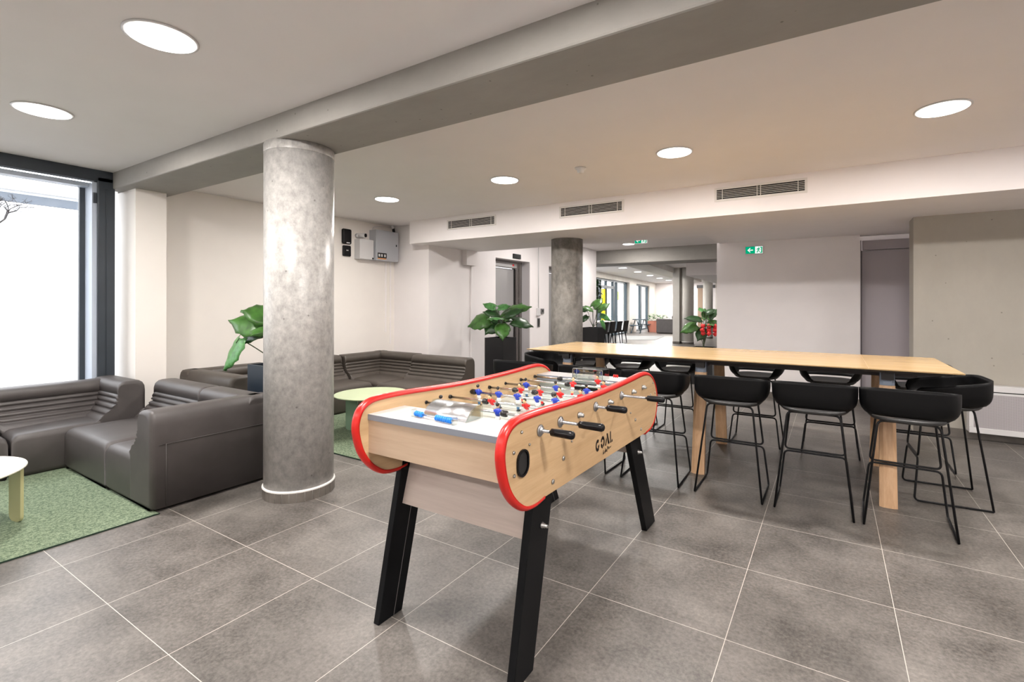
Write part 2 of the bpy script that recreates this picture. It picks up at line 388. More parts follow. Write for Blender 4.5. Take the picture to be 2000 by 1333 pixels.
# lilac door in the recess
d = thing('door_2', None, None); d['kind'] = 'structure'
pbox('door_panel', M['lilac'], d, 0.352, 1.05, 7.86, 7.90, 0, 2.075, bevel=0.003)
pbox('door_header', M['lilac'], d, 0.36, 1.05, 7.84, 7.90, 2.085, 2.21)
pbox('door_gap', M['slot'], d, 0.340, 0.352, 7.88, 7.95, 0, 2.08)
pbox('door_frame', M['lilac'], d, 0.327, 0.342, 7.78, 7.95, 0, 2.21)

# ---- left window (anthracite frame, floor to ceiling) and its wall
def window_left():
    w = thing('window_1', None, None); w['kind'] = 'structure'
    bm = BM(); xf = -5.95
    box(bm, xf-0.10, xf, -1.2, 1.85, 2.51, H)                # head
    box(bm, xf-0.10, xf, 1.735, 1.866, 0, 2.55)              # right post
    box(bm, xf-0.10, xf, -1.2, 1.74, 0, 0.06)                # sill rail
    box(bm, xf-0.10, xf, -1.35, -1.2, 0, H)
    box(bm, xf-0.10, xf, 0.18, 0.24, 0, 2.5)
    obj('window_frame', bm, M['alu'], w, 0.004)
    bm = BM(); box(bm, xf, xf+0.006, 1.742, 1.79, 0, 2.45); box(bm, xf, xf+0.006, 1.80, 1.862, 0, 2.45); obj('cover_strip', bm, M['alu'], w, 0.001)
    bm = BM(); box(bm, xf-0.22, xf-0.10, -1.2, 1.745, 2.46, 2.50); box(bm, xf-0.22, xf-0.02, 1.700, 1.735, 0.06, 2.50)
    obj('window_reveal', bm, M['alulight'], w)
    bm = BM(); box(bm, xf-0.24, xf-0.20, 1.66, 1.70, 0.06, 2.50); box(bm, xf-0.24, xf-0.20, -1.2, 1.70, 2.47, 2.51)
    obj('sash', bm, M['alu'], w)
    bm = BM(); box(bm, xf-0.225, xf-0.215, -1.2, 1.68, 0.06, 2.48)
    obj('pane', bm, M['glass'], w)
    bm = BM(); box(bm, xf-0.05, xf-0.01, 1.705, 1.737, 2.30, 2.40); obj('hinge', bm, M['alu'], w, 0.004)
window_left()
sbox('wall_left_front', M['white'], -6.25, -5.95, -4.0, -1.35, 0, H+0.05)

sbox('wall_front', M['white'], -6.25, 3.8, -4.1, -4.0, 0, H+0.05)

# ---- outside the left window
sbox('floor_outside', M['ground'], -30, -6.2, -14, 9, -0.12, -0.02)
t = thing('neighbouring_building', 'white building across the yard with a grey band below its roof', 'building', (-9.6, 2, 0))
pbox('wall', M['extw'], t, -10.0, -9.6, -6, 8, 0, 2.72)
pbox('band', M['extg'], t, -9.6, -9.55, -1, 3.4, 2.74, 2.86)
pbox('roof_edge', M['extw'], t, -10.0, -9.5, -6, 8, 2.90, 3.05)
bm = BM()
rnd = random.Random(4)
def twig(p, d, L, r, depth):
    q = p + d*L; tube(bm, [p, (p+q)/2 + Vector((0, rnd.uniform(-.03, .03), 0)), q], r, 4)
    if depth == 0: return
    for _ in range(3):
        nd = (d + Vector((rnd.uniform(-.5, .5), rnd.uniform(-.9, .9), rnd.uniform(-.5, .8)))).normalized()
        twig(q, nd, L*rnd.uniform(.55, .8), r*.6, depth-1)
twig(Vector((-8.2, 1.45, 2.0)), Vector((0, 0.2, 1)), 0.26, 0.013, 4)
tube(bm, [(-8.2, 1.30, -0.02), (-8.2, 1.36, 1.2), (-8.2, 1.45, 2.0)], 0.012, 6)
tag(obj('sapling', bm, M['twig']), 'thin bare sapling outside the tall left window', 'tree')

# ------------------------------------------------------------------ pillars
def pillar(x, y, r, z1, mat, label, skirt=True, seg=64):
    t = thing('concrete_pillar', label, 'pillar', (x, y, 0))
    bm = BM(); lathe(bm, [(r, 0), (r, z1)], (x, y, 0), seg=seg); obj('shaft', bm, mat, t)
    if skirt:
        bm = BM(); n = 30
        for k in range(n):
            a0, a1 = 2*PI*k/n + 0.006, 2*PI*(k+1)/n - 0.006
            R0, R1 = r-0.004, r+0.0075
            prism(bm, [(x+R0*math.cos(a0), y+R0*math.sin(a0)), (x+R1*math.cos(a0), y+R1*math.sin(a0)), (x+R1*math.cos(a1), y+R1*math.sin(a1)), (x+R0*math.cos(a1), y+R0*math.sin(a1))], 'Z', 0, 0.068)
        obj('tile_skirting', bm, M['skirt'], t)
        bm = BM(); lathe(bm, [(r+0.005, 0.001), (r+0.0055, 0.062), (r+0.010, 0.068), (r+0.008, 0.076), (r-0.002, 0.080)], (x, y, 0), seg=64)
        obj('sealant_bead', bm, M['silicone'], t)
    return t
p1 = pillar(-3.267, 2.072, 0.228, HB+0.004, M['pillar'], 'polished round concrete pillar rising from the tiles beside the sofa')
bm = BM(); lathe(bm, [(0.2295, 2.395), (0.2300, 2.40), (0.2300, 2.452)], (-3.267, 2.072, 0), seg=64); obj('top_band', bm, M['pillar'], p1)
pillar(-3.24, 6.13, 0.226, HS+0.004, M['pillar2'], 'dark rough round concrete pillar behind the bar table', skirt=False)

# ------------------------------------------------------------------ ceiling lights
def downlight(x, y, z, label, group='round ceiling lights', r=0.137, watts=None, lamp=True):
    t = thing('ceiling_light', label, 'ceiling light', (x, y, z), group)
    bm = BM(); lathe(bm, [(r+0.012, -0.001), (r+0.012, -0.006), (r-0.002, -0.008), (r-0.002, -0.001)], (x, y, z), seg=40); obj('trim_ring', bm, M['boxw'], t)
    bm = BM(); lathe(bm, [(r-0.002, -0.004), (r-0.002, -0.0095)], (x, y, z), seg=40); obj('diffuser', bm, M['lamp'], t)
    if lamp:
        ld = bpy.data.lights.new('lamp', 'AREA'); ld.shape = 'DISK'; ld.size = 2*r-0.02; ld.energy = watts or LAMP_W; ld.color = LAMP_COL
        lo = link('lamp', ld); lo.parent = t; lo.location = (0, 0, -0.012)
    return t
LR = [(-4.588, 'round ceiling light right of the near pillar, leftmost of the far row'), (-2.85, 'round ceiling light above the football table end, second of the far row'),
      (-1.12, 'round ceiling light above the bar table middle, beside the smoke detector'), (0.613, 'round ceiling light at the upper right, nearest of the far row')]
for x, l in LR: downlight(x, 4.03, H, l)
downlight(-4.43, 1.015, H, 'round ceiling light nearest the tall left window')
downlight(-2.73, 1.030, H, 'large round ceiling light at the upper left, in front of the beam')
for x, y in ((-1.0, 1.03), (0.75, 1.03), (2.35, 4.03), (2.4, 1.03), (-4.43, -2.0), (-2.7, -2.0), (-1.0, -2.0), (0.75, -2.0), (2.4, -2.0)):
    downlight(x, y, H, 'round ceiling light in the front part of the room, outside the photo')
downlight(-4.15, 11.0, 2.80, 'round ceiling light above the passage behind the duct box', watts=60)
for x, l in ((-4.15, 'left'), (-2.40, 'right')): downlight(x, 8.0, 2.80, 'round ceiling light above the passage, hidden by the duct box, on the %s' % l, watts=36)
downlight(-0.6, 9.3, 2.80, 'unseen round ceiling light added to light the passage, behind the white wall', watts=60)  # unseen lamp, added only for the light it gives the passage
FL = [(-6.14, 15.73), (-6.39, 17.93), (-6.69, 20.33), (-6.97, 22.60), (-7.185, 24.84), (-7.44, 27.2)]
FN = ['nearest', 'second', 'third', 'fourth', 'fifth', 'farthest']
for (x, y), n in zip(FL, FN): downlight(x, y, 2.62, 'round ceiling light in the far lounge, %s of the row' % n, 'lights in the far lounge', watts=85)
for x, y in ((-3.0, 15.0), (-3.0, 19.0), (-3.0, 23.0)): downlight(x, y, 2.62, 'round ceiling light over the far right part of the lounge', 'lights over the far walkway', watts=130)

# smoke detector
bm = BM(); lathe(bm, [(0.052, 0), (0.052, -0.012), (0.035, -0.020), (0.030, -0.045), (0.012, -0.052)], (-1.995, 4.044, H), seg=24)
tag(obj('smoke_detector', bm, M['boxw'], smooth=False), 'small white smoke detector on the ceiling', 'smoke detector')

# ------------------------------------------------------------------ air vents in the duct box
def vent(x0, x1, label):
    t = thing('air_vent', label, 'air vent', ((x0+x1)/2, 5.307, 2.44), 'slotted air vents in the duct box')
    y = 5.307; z0, z1 = 2.445, 2.545
    pbox('backing', M['slot'], t, x0, x1, y-0.004, y+0.0, z0, z1)
    bm = BM(); f = 0.022
    box(bm, x0-f, x1+f, y-0.008, y-0.0, z1, z1+f); box(bm, x0-f, x1+f, y-0.008, y, z0-f, z0); box(bm, x0-f, x0, y-0.008, y, z0, z1); box(bm, x1, x1+f, y-0.008, y, z0, z1)
    obj('frame', bm, M['vent'], t)
    n = 6
    for k in range(1, n):
        z = z0 + (z1-z0)*k/n
        pbox('slat', M['vent'], t, x0, x1, y-0.010, y-0.003, z-0.0017, z+0.0017)
    for q in (0.07, 0.48, 0.52, 0.93): pbox('rib', M['vent'], t, x0+(x1-x0)*q-0.003, x0+(x1-x0)*q+0.003, y-0.006, y-0.003, z0, z1)
vent(-4.749, -3.92, 'slotted white air vent nearest the left end of the duct box')
vent(-2.889, -2.082, 'slotted white air vent in the middle of the duct box')
vent(-1.029, -0.219, 'slotted white air vent above the exit sign, largest in view')

# ------------------------------------------------------------------ exit signs
def exit_sign(x0, x1, y, z0, z1, label):
    t = thing('exit_sign', label, 'exit sign', ((x0+x1)/2, y, z0), 'green exit signs')
    W = x1-x0; Hh = z1-z0; xm = x0 + W*0.56
    pbox('housing', M['boxw'], t, x0-0.008, x1+0.008, y, y+0.03, z0-0.008, z1+0.008, bevel=0.003)
    yy = y-0.001
    def poly(name, pts, m, dy=0.0015):
        bm = BM(); prism(bm, pts, 'Y', yy-dy, yy+0.0005); return obj(name, bm, m, t)
    poly('green_field', [(x0, z0), (xm, z0), (xm, z1), (x0, z1)], M['exitg'])
    poly('white_field', [(xm, z0), (x1, z0), (x1, z1), (xm, z1)], M['exitw'])
    cx, cz = (x0+xm)/2, (z0+z1)/2; s = Hh*0.36
    poly('arrow', [(cx-s*1.1, cz), (cx-s*0.1, cz+s*0.95), (cx+s*0.1, cz+s*0.72), (cx-s*0.42, cz+s*0.2), (cx+s*1.0, cz+s*0.2), (cx+s*1.0, cz-s*0.2), (cx-s*0.42, cz-s*0.2), (cx+s*0.1, cz-s*0.72), (cx-s*0.1, cz-s*0.95)], M['exitw'], 0.003)
    # running figure and door
    a = xm + (x1-xm)*0.08; w = (x1-xm)
    bm = BM()
    def q(pts): prism(bm, [(a+w*px*0.9, z0+Hh*pz) for px, pz in pts], 'Y', yy-0.003, yy)
    q([(0.62, 0.05), (0.98, 0.05), (0.98, 0.92), (0.62, 0.92), (0.62, 0.80), (0.80, 0.80), (0.80, 0.18), (0.62, 0.18)])
    q([(0.40, 0.80), (0.50, 0.80), (0.50, 0.92), (0.40, 0.92)])
    q([(0.30, 0.45), (0.48, 0.45), (0.56, 0.76), (0.34, 0.76)])
    q([(0.30, 0.45), (0.44, 0.45), (0.26, 0.10), (0.12, 0.16)])
    q([(0.40, 0.47), (0.50, 0.44), (0.60, 0.22), (0.50, 0.16)])
    q([(0.12, 0.62), (0.36, 0.76), (0.36, 0.66), (0.16, 0.52)])
    q([(0.50, 0.70), (0.56, 0.72), (0.70, 0.54), (0.64, 0.48)])
    obj('running_figure', bm, M['exitg'], t)
    return t
exit_sign(-1.079, -0.850, 7.665, 2.093, 2.195, 'green exit sign with a left arrow on the white wall')
s2 = exit_sign(-3.266, -3.030, 9.0, 2.535, 2.64, 'green exit sign in the passage, its top hidden by the duct box')

for x in (-3.22, -3.08):
    bm = BM(); tube(bm, [(x, 9.015, 2.64), (x, 9.015, 2.80)], 0.004, 6); obj('suspension_rod', bm, M['boxw'], s2)

# ------------------------------------------------------------------ security gear on the left wall
def wallbox(name, label, cat, mat, y0, y1, z0, z1, depth, bevel=0.01, x=-6.15):
    t = thing(name, label, cat, (x, (y0+y1)/2, z0)); pbox('casing', mat, t, x, x+depth, y0, y1, z0, z1, bevel=bevel, bseg=4); return t
t = wallbox('alarm_siren', 'black rounded alarm siren, upper of two on the left wall', 'alarm siren', M['blackm'], 4.545, 4.70, 2.235, 2.46, 0.05, 0.03)
pbox('status_window', M['aluc'], t, -6.105, -6.098, 4.60, 4.66, 2.245, 2.26)
t = wallbox('keypad', 'black square keypad below the alarm siren', 'keypad', M['blackm'], 4.56, 4.70, 2.055, 2.215, 0.035, 0.03)
pbox('emblem', M['boxw'], t, -6.116, -6.112, 4.61, 4.645, 2.135, 2.15)
t = wallbox('junction_box', 'smaller white box beside the keypad', 'junction box', M['boxw'], 4.775, 5.03, 2.03, 2.33, 0.13, 0.006)
pbox('sticker', M['slot'], t, -6.021, -6.018, 5.00, 5.025, 2.035, 2.06)
t = wallbox('control_cabinet', 'large grey metal control cabinet high in the left corner', 'control cabinet', M['boxg'], 5.05, 5.50, 2.03, 2.50, 0.16, 0.004)
pbox('cabinet_door', M['boxg'], t, -5.99, -5.985, 5.07, 5.485, 2.05, 2.48, bevel=0.002)
pbox('lock', M['slot'], t, -5.986, -5.978, 5.44, 5.455, 2.27, 2.30)
bm = BM(); box(bm, -5.985, -5.982, 5.075, 5.25, 2.065, 2.145); obj('black_label', bm, M['slot'], t)
for yy in (5.09, 5.14, 5.20): pbox('label_picture', M['boxw'], t, -5.982, -5.981, yy, yy+0.03, 2.085, 2.125)
pbox('orange_strip', M['orange'], t, -5.985, -5.982, 5.075, 5.24, 2.050, 2.062)
# camera above the junction box
t = thing('security_camera', 'small white security camera with a black lens above the junction box', 'camera', (-6.15, 4.86, 2.36))
bm = BM(); tube(bm, [(-6.15, 4.82, 2.385), (-6.10, 4.82, 2.385)], 0.035, 14); obj('mount', bm, M['boxw'], t)
bm = BM(); tube(bm, [(-6.12, 4.83, 2.385), (-6.02, 4.87, 2.385)], 0.034, 16); obj('body', bm, M['boxw'], t)
bm = BM(); tube(bm, [(-6.02, 4.87, 2.385), (-6.006, 4.876, 2.385)], 0.029, 16); obj('lens', bm, M['black'], t)
t = thing('security_camera', 'small dark camera under the ceiling above the control cabinet', 'camera', (-6.10, 5.47, 2.55))
bm = BM(); tube(bm, [(-6.08, 5.45, H-0.002), (-6.06, 5.45, 2.56)], 0.02, 10); obj('mount', bm, M['boxw'], t)
bm = BM(); tube(bm, [(-6.07, 5.46, 2.57), (-6.02, 5.43, 2.51)], 0.022, 12); obj('body', bm, M['blackm'], t)
bm = BM(); tube(bm, fillet([(-6.14, 5.10, 2.50), (-6.14, 5.12, 2.56), (-6.12, 5.30, 2.585), (-6.08, 5.45, 2.585)], 0.05), 0.004, 6)
tag(obj('cable', bm, M['boxw']), 'thin white cable running over the control cabinet to the camera', 'cable')
bm = BM(); box(bm, -6.15, -6.138, 5.36, 5.38, 0.9, 2.03); box(bm, -6.15, -6.138, 5.46, 5.475, 0.7, 2.03)
tag(obj('cable_duct', bm, M['white']), 'white cable ducts running down the wall from the control cabinet', 'cable duct')

# ------------------------------------------------------------------ elevators
def elevator(y0, y1, ztop, label):
    t = thing('elevator_door', label, 'elevator door', (-5.62, (y0+y1)/2, 0), 'steel elevator doors')
    a, b = y0+0.04, y1-0.26
    pbox('door_panel', M['door'], t, -5.64, -5.62, a-0.02, a+(b-a)*0.5-0.002, 0.01, 2.075, bevel=0.003)
    pbox('door_panel', M['door'], t, -5.66, -5.64, a+(b-a)*0.5+0.002, b, 0.01, 2.075, bevel=0.003)
    pbox('door_gap', M['slot'], t, -5.68, -5.655, b, b+0.05, 0, 2.09)
    bm = BM(); box(bm, -5.70, -5.585, b+0.04, b+0.12, 0, 2.10); box(bm, -5.70, -5.56, b+0.12, b+0.20, 0, ztop); box(bm, -5.70, -5.58, a-0.03, b+0.2, 2.085, ztop)
    obj('door_frame', bm, M['doorfr'], t, 0.004)
    pbox('reveal', M['jamb'], t, -5.60, -5.402, y1-0.012, y1-0.001, 0, ztop)
    pbox('header', M['door'], t, -5.58, -5.575, a, b+0.03, 2.10, 2.19)
    return t
e1 = elevator(7.344, 8.555, 2.232, 'steel elevator door left of the dark pillar')
pbox('red_sticker', M['redfig'], e1, -5.574, -5.572, 8.16, 8.22, 2.13, 2.17)
elevator(9.35, 10.55, 2.21, 'second steel elevator door, half hidden behind the dark pillar')
t = thing('floor_indicator', 'black floor indicator above the elevator door', 'display', (-5.4, 8.04, 2.29))
pbox('screen', M['black'], t, -5.40, -5.375, 7.91, 8.18, 2.262, 2.355, bevel=0.003)
t = thing('call_panel', 'steel elevator call panel on the wall between the elevators', 'call panel', (-5.4, 8.9, 0.85))
pbox('plate', M['steel'], t, -5.40, -5.385, 8.84, 8.95, 0.855, 1.05, bevel=0.012, bseg=3)
pbox('button', M['slot'], t, -5.386, -5.382, 8.855, 8.885, 0.88, 1.03)
t = thing('card_reader', 'white card reader on the wall above the call panel', 'card reader', (-5.4, 8.88, 1.10))
pbox('housing', M['boxw'], t, -5.40, -5.36, 8.80, 8.93, 1.10, 1.27, bevel=0.008)
t = thing('intercom', 'small dark intercom beside the white card reader', 'intercom', (-5.4, 9.03, 1.14))
pbox('housing', M['greyp'], t, -5.40, -5.37, 8.99, 9.10, 1.145, 1.255, bevel=0.006)
pbox('speaker', M['slot'], t, -5.371, -5.368, 9.01, 9.06, 1.18, 1.23)
bm = BM(); tube(bm, [(-5.392, 8.89, 1.27), (-5.392, 8.89, 2.78)], 0.010, 8)
tag(obj('conduit', bm, M['boxw']), 'thin white conduit dropping to the card reader', 'conduit')

# ------------------------------------------------------------------ ventilation cabinet on the concrete wall
t = thing('convector', 'white wall convector with a perforated front on the concrete wall', 'convector', (2.3, 6.415, 0.08))
x0, x1, y0, y1 = 1.167, 3.4, 6.30, 6.415
bm = BM()
box(bm, x0, x1, y0, y1, 0.497, 0.553); box(bm, x0, x1, y0, y1, 0.082, 0.135); box(bm, x0, x0+0.035, y0, y1, 0.135, 0.465)
box(bm, x0, x1, y0+0.012, y1, 0.465, 0.487)
obj('casing', bm, M['boxw'], t, 0.003)
pbox('perforated_front', M['perf'], t, x0+0.035, x1, y0+0.012, y1, 0.135, 0.465)
pbox('slot', M['slot'], t, x0+0.03, x1, y0+0.025, y1, 0.487, 0.497)

# ------------------------------------------------------------------ rugs
def rug(name, pts, label, cat='rug', mat='rug'):
    t = thing(name, label, cat, (pts[0][0], pts[0][1], 0), None)
    bm = BM(); prism(bm, pts, 'Z', 0.001, 0.008); obj('pile', bm, M[mat], t)
    bm = BM(); c = Vector((sum(p[0] for p in pts)/4, sum(p[1] for p in pts)/4))
    tube(bm, [(p[0], p[1], 0.005) for p in pts], 0.0045, 6, closed=True); obj('binding', bm, M['rugedge'], t)
    return t
rug('rug', [(-3.655, -1.0), (-3.655, 1.37), (-5.94, 1.37), (-5.94, -1.0)], 'green flecked rug under the near sofa group')
rug('rug', [(-3.36, 2.745), (-3.36, 4.55), (-5.6, 4.55), (-5.6, 2.745)], 'green flecked rug behind the pillar under the far sofa group')

# ------------------------------------------------------------------ modular sofas
def back_profile(h=0.65, th=0.20, foot=0.34, ribs=True):
    """cross-section (d from rear, z): flat rear, rounded top, ribbed lumbar curve to the seat"""
    p = [(0.0, 0.022), (0.0, h-0.09), (0.004, h-0.05), (0.018, h-0.022), (0.042, h-0.004), (0.075, h), (th-0.06, h), (th-0.03, h-0.006), (th-0.008, h-0.025), (th, h-0.05), (th, h-0.105)]
    n = 5; z0, z1 = h-0.105, 0.345
    def cx(t): return th + (foot-th)*(t**2.2)
    if ribs:
        for k in range(n):
            ta, tb = k/n, (k+1)/n
            za, zb = z0+(z1-z0)*ta, z0+(z1-z0)*tb
            p += [(cx(ta)-0.016, za-0.001), (cx(ta+0.05)+0.004, za+(zb-za)*0.2), (cx((ta+tb)/2)+0.013, (za+zb)/2), (cx(tb-0.05)+0.006, za+(zb-za)*0.8)]
        p.append((foot, z1-0.005))
    else: p += [(th+0.01, 0.40), (th+0.05, 0.355), (foot, z1)]
    p += [(foot+0.02, 0.325), (foot, 0.30), (foot, 0.022)]
    return p
def loft(bm, prof, to_world, L, rnd=0.03, seg=4):
    """extrude prof along its length with softly rounded ends"""
    cx = sum(p[0] for p in prof)/len(prof); cz = sum(p[1] for p in prof)/len(prof)
    st = [(0.0, 1.0)] if not rnd else []
    if rnd:
        for k in range(seg+1):
            a = PI/2*k/seg; st.append((rnd*(1-math.sin(a)), math.cos(a)))
        st = list(reversed(st)); 
        st = [(rnd*(1-math.sin(PI/2*k/seg)), 1-math.cos(PI/2*(1-k/seg))) for k in range(seg+1)]
    xs = []
    for k in range(seg+1):
        a = PI/2*k/seg; xs.append((rnd*(1-math.cos(a)), rnd*(1-math.sin(a))))
    xs = [(rnd*(1-math.cos(PI/2*k/seg)), rnd*(1-math.sin(PI/2*k/seg))) for k in range(seg+1)]
    rings = []
    def ring(x, ins):
        r = []
        for (d, z) in prof:
            vx, vz = d-cx, z-cz; l = math.hypot(vx, vz)
            sx = max(0, 1-ins/max(0.08, abs(vx)+0.001)) if abs(vx) > ins*1.2 else 0.9
            sz = max(0, 1-ins/max(0.08, abs(vz)+0.001)) if abs(vz) > ins*1.2 else 0.9
            r.append(bm.verts.new(to_world(cx+vx*(sx if ins else 1), max(0.0105, cz+vz*(sz if ins else 1)), x)))
        return r
    for x, ins in xs: rings.append(ring(x, ins))
    for x, ins in reversed(xs): rings.append(ring(L-x, ins))
    n = len(prof); fs = []
    for a, b in zip(rings, rings[1:]):
        for k in range(n): fs.append(bm.faces.new((a[k], a[(k+1) % n], b[(k+1) % n], b[k])))
    for f in fs: f.smooth = True
    e = [bm.faces.new(rings[0]), bm.faces.new(list(reversed(rings[-1])))]
def cushion(bm, x0, x1, y0, y1, z0, z1, r=0.045, crown=0.018, n=8, seg=3):
    """seat block with rounded edges and a slightly crowned top"""
    us = [k*r/seg for k in range(seg)] + [r+(1)*k for k in [0]]
    def axis(a, b):
        L = b-a; out = [a + r*(1-math.cos(PI/2*k/seg)) for k in range(seg)]
        out += [a+r + (L-2*r)*k/n for k in range(n+1)]
        out += [b - r*(1-math.cos(PI/2*k/seg)) for k in reversed(range(seg))]
        return out
    X, Y = axis(x0, x1), axis(y0, y1)
    def drop(v, a, b):
        e = min(v-a, b-v)
        return 0 if e >= r else r - math.sqrt(max(0, r*r-(r-e)**2))
    grid = []
    for x in X:
        row = []
        for y in Y:
            u, w = (x-x0)/(x1-x0), (y-y0)/(y1-y0)
            z = z1 + crown*math.sin(PI*u)**0.6*math.sin(PI*w)**0.6 if 0 < u < 1 and 0 < w < 1 else z1
            z -= min(r*1.3, drop(x, x0, x1) + drop(y, y0, y1))
            row.append(bm.verts.new((x, y, z)))
        grid.append(row)
    fs = []
    for i in range(len(X)-1):
        for j in range(len(Y)-1): fs.append(bm.faces.new((grid[i][j], grid[i+1][j], grid[i+1][j+1], grid[i][j+1])))
    loop = [g[0] for g in grid] + grid[-1][1:] + [g[-1] for g in reversed(grid[:-1])] + list(reversed(grid[0]))[1:-1]
    bot = [bm.verts.new((v.co.x + (0.02 if v.co.x < x0+.001 else -0.02 if v.co.x > x1-.001 else 0), v.co.y + (0.02 if v.co.y < y0+.001 else -0.02 if v.co.y > y1-.001 else 0), z0)) for v in loop]
    low = [bm.verts.new((v.co.x, v.co.y, z0+0.035)) for v in loop]
    n_ = len(loop)
    for k in range(n_):
        fs.append(bm.faces.new((loop[k], low[k], low[(k+1) % n_], loop[(k+1) % n_])))
        fs.append(bm.faces.new((low[k], bot[k], bot[(k+1) % n_], low[(k+1) % n_])))
    fs.append(bm.faces.new(bot))
    for f in fs: f.smooth = True
def sofa(label, x0, x1, y0, y1, backs, mat, front=None, group='seat modules of the sofa', zs=0.335, hb=0.65):
    """backs: list of 'N' (rear at y1), 'E' (rear at x1), 'W' (rear at x0), 'S' (rear at y0)"""
    t = thing('sofa_module', label, 'sofa', ((x0+x1)/2, (y0+y1)/2, 0), group)
    g = 0.006
    bm = BM(); cushion(bm, x0+(0.03 if 'W' in backs else g), x1-(0.03 if 'E' in backs else g), y0+(0.03 if 'S' in backs else g), y1-(0.03 if 'N' in backs else g), 0.0095, zs); obj('seat', bm, mat, t, recalc=True)
    P = back_profile(hb)
    for b in backs:
        bm = BM()
        if b == 'N': loft(bm, P, lambda d, z, l: (x0+g-0.003+l, y1-d, z), x1-x0-2*g+0.006)
        if b == 'S': loft(bm, P, lambda d, z, l: (x0+g+l, y0+d, z), x1-x0-2*g)
        if b == 'E': loft(bm, P, lambda d, z, l: (x1-d, y0+g-0.004+l, z), y1-y0-2*g+0.004)
        if b == 'W': loft(bm, P, lambda d, z, l: (x0+d, y0+g-0.004+l, z), y1-y0-2*g+0.004)
        obj('backrest', bm, mat, t, recalc=True)
    return t
G1, G2 = 'modules of the near sofa', 'modules of the far sofa'
# near group
m1 = sofa('dark taupe corner sofa module nearest the pillar, its tall side facing the room', -4.45, -3.69, 1.335, 2.14, ['N', 'E'], M['leather'], group=G1)
bm = BM()
tube(bm, [(-3.688, 1.42, 0.432), (-3.688, 2.13, 0.432)], 0.0035, 6); tube(bm, [(-3.688, 1.42, 0.03), (-3.688, 1.42, 0.432)], 0.0035, 6)
tube(bm, [(-3.688, 1.38, 0.432), (-3.688, 1.42, 0.432)], 0.003, 6)
obj('seam_piping', bm, M['piping'], m1)
sofa('dark taupe armless sofa module between the two corner modules', -5.295, -4.45, 1.335, 2.14, ['N'], M['leather'], group=G1)
m3 = sofa('dark taupe corner sofa module in front of the window frame post', -5.93, -5.30, 1.04, 1.87, ['W'], M['leather'], group=G1)
bm = BM(); loft(bm, back_profile(0.66), lambda d, z, l: (-5.93+l, 1.885-d, z), 0.63); obj('backrest', bm, M['leather'], m3)
sofa('dark taupe sofa module at the left edge below the window', -5.93, -5.30, 0.22, 1.035, ['W'], M['leather'], group=G1)
# far group
sofa('dark brown corner sofa module left of the pillar, backing onto the near sofa', -5.90, -4.85, 2.38, 3.22, ['S', 'W'], M['leather2'], group=G2)
sofa('dark brown sofa module along the left wall, hidden by the pillar', -5.90, -5.08, 3.23, 4.24, ['W'], M['leather2'], group=G2)
n2 = sofa('dark brown corner sofa module in the far left corner', -5.86, -4.96, 4.25, 5.05, ['W', 'N'], M['leather2'], group=G2)
sofa('dark brown end sofa module at the right end of the far sofa', -4.955, -3.98, 4.16, 4.98, ['N'], M['leather2'], group=G2)

# ------------------------------------------------------------------ coffee tables
def coffee(cx, cy, r, h, top, leg, label, legs):
    t = thing('coffee_table', label, 'coffee table', (cx, cy, 0))
    bm = BM(); lathe(bm, [(r-0.006, h-0.012), (r, h-0.009), (r, h-0.004), (r-0.002, h)], (cx, cy, 0), seg=72); obj('tabletop', bm, top, t)
    for (lx, ly, ang) in legs:
        bm = BM(); w, th = 0.062, 0.016
        c, s = math.cos(ang), math.sin(ang)
        n = 8; pts = [(-w+w*0.75*(1-math.cos(PI/2*k/n)), 0.009+w*0.75*(1-math.sin(PI/2*k/n))) for k in range(n+1)]
        pts = [(-w + 0.04*(1-math.sin(PI/2*k/n)), 0.009 + 0.04*(1-math.cos(PI/2*k/n))) for k in range(n+1)]
        prof = [(-w, h-0.012)] + list(reversed(pts)) + [(-p[0], p[1]) for p in pts] + [(w, h-0.012)]
        v0, v1 = [], []
        for (u, z) in prof:
            v0.append(bm.verts.new((lx+u*c-th*s/2*-1, ly+u*s-th*c/2, z))); v1.append(bm.verts.new((lx+u*c+th*s/2*-1, ly+u*s+th*c/2, z)))
        bm.faces.new(v0); bm.faces.new(list(reversed(v1))); N_ = len(prof)
        for k in range(N_): bm.faces.new((v0[k], v1[k], v1[(k+1) % N_], v0[(k+1) % N_]))
        obj('leg', bm, leg, t)
coffee(-4.30, 0.505, 0.405, 0.37, M['tyel'], M['tyleg'], 'round pale cream coffee table at the left edge on the near rug', [(-4.268, 0.862, 0.2), (-4.62, 0.39, 0.35), (-4.17, 0.19, 1.97)])
coffee(-4.165, 3.455, 0.375, 0.40, M['tgreen'], M['tleg'], 'round pale green coffee table with sage legs on the far rug', [(-4.338, 3.34, 0.59), (-3.93, 3.56, 2.6), (-4.165, 3.67, PI/2)])

